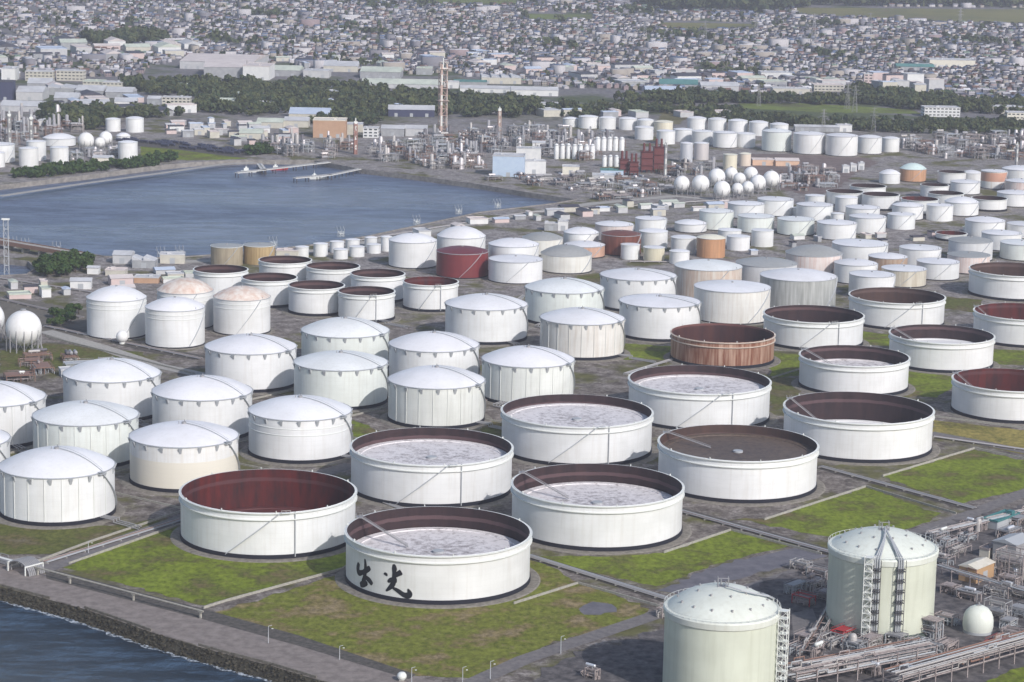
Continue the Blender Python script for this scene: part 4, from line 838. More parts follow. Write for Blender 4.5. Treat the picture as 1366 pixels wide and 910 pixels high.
# the two brush characters on the front tank, painted round its wall
ink = mat('black_lettering', (.008, .009, .014), .7); RT = 41.03
for nm, sts in (('brush_character', STROKES[:4]), ('brush_character', STROKES[4:])):
    mb = MB()
    for st in sts:
        if st[0][0] < -30: st = [(-35.6 + (q[0] + 35.8) * 1.16, 9.2 + (q[1] - 8.8) * 1.10, q[2] * 1.1) for q in st]
        # smooth the stroke
        pts = []
        for i in range(len(st) - 1):
            p0 = st[max(0, i - 1)]; p1 = st[i]; p2 = st[i + 1]; p3 = st[min(len(st) - 1, i + 2)]
            for j in range(7):
                t = j / 7; pts.append(tuple(.5 * ((2 * p1[c]) + (-p0[c] + p2[c]) * t + (2 * p0[c] - 5 * p1[c] + 4 * p2[c] - p3[c]) * t * t + (-p0[c] + 3 * p1[c] - 3 * p2[c] + p3[c]) * t ** 3) for c in range(3)))
        pts.append(st[-1]); o = len(mb.v); 
        for off in (0, .015): 
            pass
        L_, R2_ = [], []
        for i, (s, z, w) in enumerate(pts):
            a = pts[max(0, i - 1)]; b = pts[min(len(pts) - 1, i + 1)]; dx, dz = b[0] - a[0], b[1] - a[1]; q = math.hypot(dx, dz) or 1
            w *= .86; e = min(i, len(pts) - 1 - i); w *= min(1, .6 + e * .25)
            L_.append((s - dz / q * w, z + dx / q * w)); R2_.append((s + dz / q * w, z - dx / q * w))
        off = random.uniform(0, .03)
        def on(s, z): x, y = ang(s / 41.0, RT + off); return (x, y, z)
        vs = [on(*p) for p in L_] + [on(*p) for p in R2_]; k = len(L_)
        mb.add(vs, [(i, i + 1, k + i + 1, k + i) for i in range(k - 1)])
        RT += .012
    mb.build(nm, ink, LETTERED)
# ---------------------------------------------------------------- pale green tanks at the right front
GREEN = paint('pale_green_paint', (.61, .64, .54), (.42, .44, .34), .10, lines=.05); GREEN_R = paint('pale_green_roof', (.69, .72, .66), (.5, .5, .42), .10, lines=0)
M_RED = mat('red_paint', (.38, .035, .04), .5); M_PINK = gravel('pinkish_insulation', (.24, .205, .20), (.38, .335, .325), .6); M_PIPE = mat('pale_pipe', (.42, .40, .385), .5, .1)
M_PIPEB = mat('brown_pipe', (.22, .13, .10), .6); M_GREENP = mat('green_steel', (.16, .20, .14), .6)
def lattice_tower(mb, x, y, w, h, rz=0.0, step=3.2, r=.14, z0=0):
    c, s = math.cos(rz), math.sin(rz); C = [(x + a * w / 2 * c - b * w / 2 * s, y + a * w / 2 * s + b * w / 2 * c) for a, b in ((-1, -1), (1, -1), (1, 1), (-1, 1))]
    for q in C: mb.tube((*q, z0), (*q, z0 + h), r * 1.4, 4)
    k = int(h / step)
    for i in range(k):
        z = z0 + i * step
        for j in range(4):
            a, b = C[j], C[(j + 1) % 4]; mb.tube((*a, z + step), (*b, z + step), r, 4); mb.tube((*(a if i % 2 else b), z), (*(b if i % 2 else a), z + step), r * .8, 4)
        mb.box(x, y, z + step - .1, w * .9, w * .9, .12, rz)
    return mb
def green_tank(X, Y, R, h, rise, label, towers):
    r = tag(empty('refrigerated_gas_tank', (X, Y, .12)), label, 'tank', 'pale green domed gas tanks'); n = 96
    mb = MB(); mb.lathe([(R + 2, -.1), (R + 1.2, 1.6), (R, 1.8)], n); mb.build('base_ring', mat('dark_green_base', (.05, .07, .06), .8), r, 40)
    mb = MB(); mb.lathe([(R, 1.5), (R, h)], n); mb.build('shell', GREEN, r, 30)
    mb = MB(); mb.lathe([(R, h - 2.6), (R + .5, h - 2.2), (R + .7, h), (R + .2, h + .6), (R - 1.0, h + .7)], n); mb.build('compression_ring', GREEN_R, r, 30)
    mb = MB(); mb.lathe(roof_prof(R - .8, h + .6, rise, 12), n); ro = mb.build('roof', GREEN_R, r, 30)
    mb = MB()
    for i in range(48):
        a = 2 * math.pi * i / 48; x, y = ang(a, R + .4); mb.box(x, y, h + .6, .12, .12, 1.2, a)
    arc_strip(mb, R + .35, 0, 2 * math.pi, h + 1.75, h + 1.75, .1, .1, 72); mb.build('railing', M_TRIMW, r)
    prof = roof_prof(R - .8, h + .6, rise, 12)
    def zr(q):
        for (a, za), (b, zb) in zip(prof, prof[1:]):
            if b <= q <= a: return za + (zb - za) * (a - q) / (a - b)
        return h
    for ringr, cnt in ((.45, 8), (.78, 14)):
        for i in range(cnt):
            a = 2 * math.pi * (i + .3) / cnt; x, y = ang(a, R * ringr); z = zr(R * ringr); mb = MB(); mb.lathe([(.42, z - .3), (.42, z + .7), (0, z + .75)], 8, 0, x, y); mb.build('roof_nozzle', M_STEEL, ro)
    top = zr(0); mb = MB(); mb.box(0, 0, top - .4, 4.5, 3.5, .4)
    for dx in (-2, 2):
        for dy in (-1.5, 1.5): mb.tube((dx, dy, top), (dx, dy, top + 3.4), .13, 5)
        mb.tube((dx, -1.5, top + 3.4), (dx, 1.5, top + 3.4), .13, 5)
    mb.tube((-2, -1.5, top + 3.4), (2, -1.5, top + 3.4), .13, 5); mb.tube((-.8, .5, top - .3), (-.8, .5, top + 2.4), .3, 8); mb.tube((1.0, -.4, top - .3), (1.0, -.4, top + 1.8), .4, 8); mb.build('roof_platform', M_STEEL, ro)
    for (phi, kind) in towers:
        a = R_(phi); x, y = ang(a, R + 2.4)
        if kind == 'stair':
            mb = MB(); lattice_tower(mb, x, y, 3.4, h + 2.5, a, 3.0, .13)
            for i in range(int((h) / 3)):
                s_ = 1 if i % 2 else -1; c_, q_ = math.cos(a), math.sin(a); mb.tube((x - 1.3 * s_ * c_, y - 1.3 * s_ * q_, i * 3.0), (x + 1.3 * s_ * c_, y + 1.3 * s_ * q_, i * 3.0 + 3), .28, 4)
            mb.build('stair_tower', M_TRIMW, r)
        if kind == 'riser':
            mb = MB()
            for d in (-.9, 0, .9):
                X0, Y0 = ang(a + d / R, R + .9); mb.tube((X0, Y0, 1), (X0, Y0, h + 1), .38, 8)
                pts = [(X0, Y0, h + 1)] + [(*ang(a * q + d / R * q, R * q), zr(R * q) + 1.3) for q in (.95, .8, .6, .4, .2, .05)]; mb.path(pts, .34, 6)
            mb.build('riser_pipe', M_TRIM, r)
            mb = MB()
            for i in range(int(h / 4.5)):
                X0, Y0 = ang(a, R + 1.1); mb.box(X0, Y0, 3 + i * 4.5, 3.4, 2.6, .25, a); mb.box(X0, Y0, 4.1 + i * 4.5, 3.4, 2.6, .08, a)
            for d in (-1.6, 1.6): X0, Y0 = ang(a + d / R, R + 2.3); mb.tube((X0, Y0, 0), (X0, Y0, h + 1), .16, 5)
            mb.build('riser_frame', M_DARK if 'second' in label else M_STEEL, r)
    return r
green_tank(83, 895.1, 22, 34, 8.2, 'pale green domed tank cut by the bottom edge of the photo, nearest to the camera', [(70, 'stair'), (118, 'riser')])
green_tank(158.3, 986.4, 22.6, 34, 7.0, 'second pale green domed tank with dark risers and a stair tower up its front', [(-21, 'stair'), (-14, 'riser'), (10, 'riser')])
r = tag(empty('egg_shaped_vessel', (198.5, 978, 0)), 'small pale green egg shaped vessel standing right of the second green tank', 'vessel'); R = 6.4
mb = MB(); mb.lathe([(R * .93, 1.0), (R, 2.8), (R, 5.2), (R * .96, 7.2), (R * .84, 9.0), (R * .62, 10.6), (R * .33, 11.6), (0, 12.0)], 40); mb.build('vessel', GREEN_R, r, 60)
mb = MB(); mb.lathe([(R * .95, 0), (R * .95, 1.3), (R * .8, 1.3)], 40); mb.build('base_ring', M_TRIM, r, 40)
mb = MB(); mb.tube((0, 0, 11.7), (0, 0, 13.2), .4, 8); mb.box(0, 0, 12.0, 1.8, 1.8, .2); mb.build('top_platform', M_STEEL, r)

# ---------------------------------------------------------------- pipe racks and plant at the right front
def pipe_rack(px0, px1, label, w=10, h=6, tiers=2, npipe=14, group='pipe racks in the gas plant', mats=None):
    a, b = Vector(at(*px0)), Vector(at(*px1)); L = (b - a).length; r = tag(empty('pipe_rack', (a.x, a.y, 0), math.atan2(b.y - a.y, b.x - a.x)), label, 'pipe rack', group)
    mb = MB(); k = max(2, int(L / 9))
    for i in range(k + 1):
        x = L * i / k
        for y in (-w / 2, w / 2): mb.box(x, y, 0, .45, .45, h + (tiers - 1) * 3 + .6)
        for t in range(tiers): mb.box(x, 0, h + t * 3 - .3, .4, w + 1, .4)
    for y in (-w / 2, w / 2):
        for t in range(tiers): mb.box(L / 2, y, h + t * 3 - .35, L, .3, .45)
    mb.build('frame', mats[0] if mats else M_PINK, r); ml = (mats[1:] if mats else [M_PIPE, M_PIPE, M_PINK, M_TRIM, M_PIPEB])
    for t in range(tiers):
        for j in range(npipe):
            y = -w / 2 + (j + .5 + random.uniform(-.2, .2)) * w / npipe; q = random.uniform(.14, .38); m = MB(); z = h + t * 3 + q + .15
            x0, x1 = (0, L) if random.random() < .6 else sorted((random.uniform(0, L), random.uniform(0, L)))
            if x1 - x0 < 8: x0, x1 = 0, L
            pts = [(x0, y, z)]; 
            if random.random() < .5:
                xm = random.uniform(x0, x1); pts += [(xm - 2.5, y, z), (xm - 2.5, y, z + 1.6), (xm + 2.5, y, z + 1.6), (xm + 2.5, y, z)]
            pts.append((x1, y, z)); m.path(pts, q, 6); m.build('pipe', random.choice(ml), r)
    return r
pipe_rack((1050, 919), (1236, 882), 'wide pinkish grey pipe rack in front of the second green tank', 11, 5, 2, 9)
pipe_rack((1190, 925), (1380, 871), 'long pink grey pipe rack running to the right edge below the egg shaped vessel', 10, 5, 2, 9)
pipe_rack((1250, 768), (1376, 806), 'pipe rack with red deck crossing behind the egg shaped vessel', 6, 5, 1, 5)
pipe_rack((1240, 722), (1374, 690), 'narrow pipe rack beside the teal roofed yard at the right edge', 5, 4, 1, 5)
pipe_rack((1075, 880), (1122, 800), 'short pipe rack between the two green tanks', 5, 4, 1, 4)
M_FARG = mat('weathered_plant_grey', (.30, .30, .32), .6); M_FARD = mat('dark_plant_steel', (.13, .125, .14), .7)
def process_unit(x, y, w, d, rz, label, group, levels=3, cols=2, seed=0, tall=1.0, tone=None, z=0, name='process_unit'):
    """steel structure with vessels, columns and piping; each of these a part"""
    rnd = random.Random(seed); r = tag(empty(name, (x, y, z), rz), label, 'process unit', group); lv = 4.2
    fr = MB(); nx, ny = max(1, int(w / 6)), max(1, int(d / 6))
    for i in range(nx + 1):
        for j in range(ny + 1): fr.box(-w / 2 + w * i / nx, -d / 2 + d * j / ny, 0, .4, .4, lv * levels + .2)
    for l in range(1, levels + 1):
        if rnd.random() < .75: fr.box(rnd.uniform(-.1, .1) * w, 0, lv * l - .1, w * rnd.uniform(.5, 1), d * rnd.uniform(.6, 1), .2)
        for j in (-1, 1):
            fr.box(0, j * d / 2, lv * l - .35, w, .3, .4); fr.box(j * w / 2, 0, lv * l - .35, .3, d, .4)
            fr.box(0, j * d / 2, lv * l + .9, w, .08, .12)
    fr.build('frame', tone or rnd.choice([M_STEEL, M_TRIM, M_PINK, M_PIPEB]), r)
    vm = [M_PIPE, P['silver'], M_TRIMW, M_STEEL, M_PINK] if y < 1500 else [M_FARG, M_FARG, M_STEEL, P['silverp'], M_FARD, M_PIPE]
    for c in range(cols):
        R = rnd.uniform(.9, 2.2); hh = rnd.uniform(10, 30) * tall; px, py = rnd.uniform(-.45, .45) * w, rnd.uniform(-.4, .4) * d; m = MB()
        m.lathe([(R * 1.2, 0), (R, 2), (R, hh), (R * .7, hh + R * .5), (0, hh + R * .75)], 12, 0, px, py)
        for q in range(2, int(hh / 6)): m.lathe([(R, q * 6), (R + .9, q * 6), (R + .9, q * 6 + .2), (R, q * 6 + .2)], 12, 0, px, py)
        m.tube((px + R + .4, py, 1), (px + R + .4, py, hh), .18, 5); m.build('column', rnd.choice(vm), r, 40)
    near = y < 1500
    for c in range(rnd.randint(0, 1) if near else rnd.randint(2, 4)):
        R = rnd.uniform(.6, 1.0) if near else rnd.uniform(.8, 1.6); L = rnd.uniform(3, 5) if near else rnd.uniform(4, 9); px, py = rnd.uniform(-.4, .4) * w, rnd.uniform(-.45, .45) * d; zz = lv * rnd.randint(0, levels) + R + .5; m = MB()
        m.tube((px - L / 2, py, zz), (px + L / 2, py, zz), R, 12); m.tube((px + L / 2, py, zz), (px + L / 2 + R * .5, py, zz), R, 12, r1=R * .4); m.tube((px - L / 2 - R * .5, py, zz), (px - L / 2, py, zz), R * .4, 12, r1=R)
        m.box(px - L / 4, py, zz - R - .5, .4, R * 1.6, R); m.box(px + L / 4, py, zz - R - .5, .4, R * 1.6, R); m.build('drum', rnd.choice(vm + [M_RED] * (1 if tall == 1 and levels < 3 else 0)), r, 50)
    pp = MB()
    for c in range(16 if near else 12):
        y0 = rnd.uniform(-.5, .5) * d; z0 = rnd.uniform(1, lv * levels); x0, x1 = -w / 2 * rnd.random() - 1, w / 2 * rnd.random() + 1
        pp.path([(x0, y0, .3), (x0, y0, z0), (x1, y0, z0), (x1, y0 + rnd.uniform(-3, 3), z0), (x1, y0, .3)], rnd.uniform(.12, .3), 5)
    pp.build('piping', rnd.choice([M_PIPE, M_TRIM, M_PINK]), r); return r
YW = math.atan2(.766, .643)
pad = [(1030, 770), (1110, 745), (1300, 690), (1500, 640), (1500, 960), (1000, 960), (700, 960), (720, 890), (900, 830)]
sheet('plant_yard', px=pad, z=lz + .02, m=gravel('plant_yard_gravel', (.060, .057, .060), (.150, .138, .138), .22, (.24, .22, .21))); lz += .03
sheet('lawn', px=[(1300, 918), (1366, 888), (1420, 872), (1440, 920), (1320, 945)], z=lz + .01, m=LAWN); lz += .02
sheet('service_road', px=[(1056, 818), (1084, 812), (1094, 838), (1058, 850)], z=lz + .01, m=M_ASPH); lz += .02
PLANT = 'low plant units among the pipe racks'
for i, (u, v, w, d, lvl, c, lab) in enumerate([
    (1088, 875, 9, 6, 1, 0, 'low plant unit with a red drum near the bottom edge between the green tanks'), (1216, 905, 12, 7, 2, 0, 'plant unit with red equipment at the bottom edge'),
    (1140, 868, 8, 6, 1, 1, 'small plant unit at the foot of the second green tank'), (1262, 868, 9, 6, 1, 0, 'plant unit in front of the egg shaped vessel'),
    (1352, 852, 9, 6, 1, 0, 'plant unit with red frames right of the egg shaped vessel'), (1352, 770, 14, 10, 3, 2, 'tallest steel plant unit at the right edge behind the egg shaped vessel'),
    (1250, 720, 12, 6, 1, 0, 'low plant unit behind the second green tank at the road'), (1300, 706, 10, 6, 1, 1, 'pink low plant unit near the road at the right'),
    (1345, 716, 12, 7, 1, 0, 'low plant unit by the teal roofed yard'), (1085, 785, 10, 6, 1, 0, 'low plant unit in the dark yard left of the second green tank'),
    (1068, 760, 9, 5, 1, 0, 'low plant unit beside the service road above the nearest green tank'), (1278, 740, 12, 7, 1, 0, 'low plant unit in front of the orange brown shed'),
    (1330, 825, 10, 6, 2, 0, 'low plant unit just above the long rack at the right edge'), (1240, 850, 9, 6, 2, 1, 'plant unit touching the right foot of the second green tank'),
    (1180, 880, 10, 6, 1, 1, 'plant unit between the two wide racks'), (885, 822, 6, 3, 1, 0, 'small pipe manifold left of the nearest green tank'), (790, 905, 10, 6, 1, 0, 'small red plant unit at the bottom edge beside the road')]):
    x, y = at(u, v); k_ = .5 if 'bottom edge' in lab and 'red' in lab else 1; process_unit(x, y, w * k_, d * k_, YW + random.choice((0, math.pi / 2)), lab, PLANT, 1 if k_ < 1 else lvl, c, 100 + i, .35, M_PINK if 'red' in lab else (M_PINK if i % 2 else M_STEEL))
# small sheds in the plant
M_WIN = mat('window_glass', (.03, .04, .05), .2); M_ORANGE = mat('orange_brown_wall', (.42, .27, .15), .7); M_TEAL = mat('teal_roof', (.05, .17, .18), .6); M_CREAM = gravel('cream_wall', (.55, .52, .44), (.62, .59, .52), .3)
def building(x, y, w, d, h, rz, label, group=None, wall=None, roof=None, kind='flat', win=0, name='building', cat='building', z=0, detail=True):
    r = tag(empty(name, (x, y, z), rz), label, cat, group); wall = wall or M_CREAM; roof = roof or M_TRIM
    m = MB(); m.box(0, 0, 0, w, d, h); m.build('wall', wall, r)
    m = MB()
    if kind == 'flat':
        m.box(0, 0, h, w + .5, d + .5, .35)
        m.box(0, -d / 2 - .1, h + .3, w + .6, .3, .7); m.box(0, d / 2 + .1, h + .3, w + .6, .3, .7); m.box(-w / 2 - .1, 0, h + .3, .3, d, .68); m.box(w / 2 + .1, 0, h + .3, .3, d, .68)
        if detail:
            for q in range(max(1, int(w / 22))): m.box(random.uniform(-.4, .4) * w, random.uniform(-.3, .3) * d, h + .3, 3, 3, 1.8)
    elif kind == 'gable': m.gable(0, 0, h, w + 1, d + 1.2, min(d * .16, 6), 0)
    elif kind == 'cross':
        k = max(1, int(w / 24))
        for i in range(k): m.gable(-w / 2 + w * (i + .5) / k, 0, h, d + 1, w / k, w / k * .16, math.pi / 2)
    elif kind == 'saw':
        k = max(2, int(w / 12))
        for i in range(k):
            x0 = -w / 2 + w * i / k; x1 = x0 + w / k; a = d / 2 + .3; m.add([(x0, -a, h), (x1, -a, h), (x1, a, h), (x0, a, h), (x0, -a, h + 3), (x0, a, h + 3)], [(4, 1, 2, 5), (0, 4, 5, 3), (0, 1, 4), (3, 5, 2), (0, 3, 2, 1)])
    m.build('roof', roof, r)
    fl = max(1, int(h / 3.6)) if win else 0
    for f in range(fl):
        m = MB(); zz = (f + .45) * h / fl
        k = max(2, int(w / 5))
        for i in range(k):
            xx = -w / 2 + (i + .5) * w / k
            for s in (-1, 1): m.box(xx, s * (d / 2 + .03), zz, w / k * .6, .12, 1.5)
        for i in range(max(1, int(d / 5))):
            yy = -d / 2 + (i + .5) * d / max(1, int(d / 5))
            for s in (-1, 1): m.box(s * (w / 2 + .03), yy, zz, .12, 2.6, 1.5)
        m.build('window_row', M_WIN, r)
    if not win and h > 5:
        m = MB()
        for i in range(max(1, int(w / 18))): m.box(-w / 2 + (i + .5) * w / max(1, int(w / 18)), -d / 2 - .04, .05, 4, .12, min(4.5, h * .7))
        m.build('loading_door', M_TRIM, r)
    return r
SH = 'small sheds of the gas plant'
for (u, v, w, d, h, wl, rf, k, lab) in [(1302, 772, 16, 9, 7, M_ORANGE, M_CREAM, 'gable', 'orange brown shed behind the pipe rack at the right'), (1350, 745, 16, 12, 9, M_STEEL, M_TRIM, 'gable', 'grey arched shed at the right edge above the tall plant unit'),
    (1335, 700, 22, 8, 4, M_TRIM, M_TEAL, 'flat', 'teal roofed low shed near the right edge'), (1140, 892, 8, 6, 4, M_CREAM, M_TRIM, 'flat', 'little cream hut at the racks near the bottom'), (1318, 742, 8, 5, 4, M_CREAM, M_PINK, 'flat', 'small cream hut next to the orange brown shed')]:
    x, y = at(u, v); building(x, y, w, d, h, YW, lab, SH, wl, rf, k, name='shed', cat='shed')
# pipe on stanchions along the shore, arched pipe bundle, lamp posts
def shore_pipe():
    r = tag(empty('elevated_pipe', (0, 0, 0)), 'white pipe on posts along the lawn beside the sea wall road', 'pipe'); a, b = Vector((*at(46, 766), 0)), Vector((*at(271, 826), 0)); zt = 3.4
    m = MB(); m.tube((a.x, a.y, zt), (b.x, b.y, zt), .42, 10); e = Vector((*at(452, 772), 0)); m.build('pipe', M_WALLC, r)
    for t in (.22, .6, .985, .02):
        p = a.lerp(b, t); m = MB(); m.box(p.x, p.y, 0, .8, .8, zt - .3, -.69); m.box(p.x, p.y, zt - .7, 2.2, 1.0, .35, -.69); m.build('post', M_WALLC, r)
    return r
shore_pipe()
x, y = at(34, 762); r = tag(empty('arched_pipe_bundle', (x, y, 0), -.69), 'grey bundle of arched pipes at the left shore corner of the access road', 'pipework')
for i in range(9):
    m = MB(); q = -4 + i; m.path([(-8, q, 0)] + [(8 * -math.cos(math.pi * t / 8), q, 5.5 * math.sin(math.pi * t / 8)) for t in range(1, 8)] + [(8, q, 0)], .38, 6); m.build('pipe', M_STEEL, r)
for q in (-6, 6):
    m = MB(); m.box(q, -5, 0, .5, .5, 4.2); m.box(q, 5, 0, .5, .5, 4.2); m.box(q, 0, 3.8, .5, 10.4, .5); m.build('post', M_TRIMW, r)
pipe_rack((-60, 735), (22, 758), 'low grey pipe bundle entering from the left edge along the shore road', 6, 2, 1, 6, 'pipe bundles between the tank lots', [M_STEEL, M_STEEL, M_TRIMW])
def lamp_post(u, v, h, label):
    x, y = at(u, v); r = tag(empty('lamp_post', (x, y, 0)), label, 'lamp post', 'slim posts along the shore and service roads')
    m = MB(); h *= .8; m.tube((0, 0, 0), (0, 0, h), .2, 6, r1=.12); m.tube((0, 0, h), (1.4, .4, h + .3), .1, 5); m.build('post', M_LINE, r); m = MB(); m.box(1.6, .45, h * .8 + .2, .7, .4, .2); m.build('lamp_head', M_TRIMW, r)
for (u, v, h, l) in [(358, 858, 9, 'slim white post by the lawn edge, first right of the pipe corner'), (453, 880, 7, 'slim white post by the lawn edge, second right of the pipe corner'),
    (549, 912, 8, 'slim white post at the lower corner of the brownish lawn'), (617, 914, 9, 'slim white post at the bottom edge below the brownish lawn'), (654, 906, 9, 'slim white post where the service road leaves the photo'),
    (748, 872, 9, 'slim white post beside the service road below the brownish lawn'), (118, 738, 7, 'slim post on the access road near the left shore corner'),
    (1180, 868, 9, 'slim post among the racks under the second green tank')]: lamp_post(u, v, h, l)
x, y = at(536, 908); r = tag(empty('round_marker', (x, y, 0)), 'white round drum standing at the bottom edge by the sea wall road', 'drum'); m = MB(); m.lathe([(1.2, .5), (1.9, 1.4), (1.9, 2.4), (1.2, 3.3), (0, 3.5)], 16); m.build('drum', M_TRIMW, r, 60); m = MB(); m.box(0, 0, 0, 2, 2, .8); m.build('plinth', M_CONC, r)
# pipe bundles between the tanks
def pipe_bundle(px0, px1, label, npipe=5, w=3.6):
    a, b = Vector(at(*px0)), Vector(at(*px1)); L = (b - a).length; r = tag(empty('pipe_bundle', (a.x, a.y, 0), math.atan2(b.y - a.y, b.x - a.x)), label, 'pipes', 'pipe bundles between the tank lots')
    for j in range(npipe):
        y = -w / 2 + (j + .5) * w / npipe; q = random.uniform(.18, .32); m = MB(); m.tube((0, y, .7 + q), (L, y, .7 + q), q, 6); m.build('pipe', random.choice([M_STEEL, M_TRIM, M_PIPEB, M_STEEL, M_PIPE]), r)
    m = MB()
    for i in range(int(L / 12) + 1): m.box(i * 12, 0, 0, .5, w + .4, .7)
    m.build('sleeper', M_CONC, r)
for i, (a, b, l) in enumerate([((60, 752), (245, 694), 'pipe bundle on the access road beside the bright lawn'), ((245, 690), (340, 660), 'pipe bundle behind the empty red lined tank'), ((700, 742), (905, 806), 'pipe bundle on the dark track right of the lettered tank'),
    ((895, 680), (1112, 740), 'pipe bundle on the dark track below the brown decked tank'), ((1095, 624), (1300, 680), 'pipe bundle on the dark track left of the rightmost lawn'), ((60, 436), (268, 480), 'pipe bundle on the track in front of the tall domed tanks'),
    ((470, 655), (560, 690), 'pipe bundle between the lettered tank and the one behind'), ((640, 540), (700, 500), 'pipe bundle behind the dome block'), ((835, 500), (900, 480), 'pipe bundle in front of the rust streaked tank'),
    ((1246, 584), (1400, 606), 'pipe bundle along the road at the right edge'), ((700, 395), (600, 470), 'pipe bundle between the domes in the middle'), ((430, 330), (700, 285), 'long pipe bundle along the harbour road'), ((0, 400), (110, 425), 'pipe bundle behind the left ball tanks'), ((0, 372), (130, 392), 'pipe bundle between the inlet and the ball tanks'), ((700, 285), (960, 268), 'pipe bundle along the road beyond the harbour tip'), ((840, 350), (1000, 352), 'pipe bundle before the rust and beige tank')]): pipe_bundle(a, b, l)

for i, (u, v) in enumerate([(1062, 872), (1075, 858), (1108, 862), (1125, 852), (1160, 862), (1196, 858), (1226, 838), (1262, 832), (1240, 872), (1330, 866), (1345, 838), (1362, 822), (1268, 792), (1292, 800), (1360, 796), (1255, 752), (1238, 738), (1262, 728), (1290, 722), (1356, 700), (1100, 800), (1072, 806), (1060, 790), (1092, 770), (1346, 780), (1330, 795), (1205, 892), (1160, 900), (1100, 895), (1070, 900), (1225, 866), (1352, 862)]):
    x, y = at(u, v); process_unit(x, y, random.uniform(6, 11), random.uniform(4, 7), YW + random.choice((0, math.pi / 2)), ('small red framed pipe skid ' + {3: 'near the foot of the second green tank', 9: 'at the rack below the egg shaped vessel', 21: 'by the right edge under the long rack'}[i]) if i in (3, 9, 21) else 'small pinkish grey pump and pipe skid between the racks of the gas plant', 'pump and pipe skids of the gas plant', 1, 0, 900 + i, .3, M_RED if i in (3, 9, 21) else random.choice([M_PINK, M_STEEL, M_PINK]), name='pipe_skid')
# ---------------------------------------------------------------- refinery across the harbour
def grid_pts(poly, step, jit=.35, n_max=400):
    us = [p[0] for p in poly]; vs = [p[1] for p in poly]; A = [at(u, v) for u, v in poly]
    x0, x1 = min(a[0] for a in A), max(a[0] for a in A); y0, y1 = min(a[1] for a in A), max(a[1] for a in A); out = []
    c, s = math.cos(.35), math.sin(.35); R0 = max(x1 - x0, y1 - y0)
    k = int(R0 / step) + 2
    for i in range(-k, k):
        for j in range(-k, k):
            a, b = (i + random.uniform(-jit, jit)) * step, (j + random.uniform(-jit, jit)) * step; x, y = (x0 + x1) / 2 + a * c - b * s, (y0 + y1) / 2 + a * s + b * c
            if x0 < x < x1 and y0 < y < y1:
                u, v = to_px([x, y, 0])
                if inside([u], [v], poly)[0]: out.append((x, y))
    random.shuffle(out); return out[:n_max]
TK = [(t[1], t[2], t[3]) for t in TANKS] + [(s[0], s[1], s[2]) for s in SPHERES]
BLD = []                                                       # (x, y, radius) of what already stands
def free(x, y, r, pad=2):
    return all((x - a) ** 2 + (y - b) ** 2 > (r + c + pad) ** 2 for a, b, c in TK) and all((x - a) ** 2 + (y - b) ** 2 > (r + c) ** 2 for a, b, c in BLD)
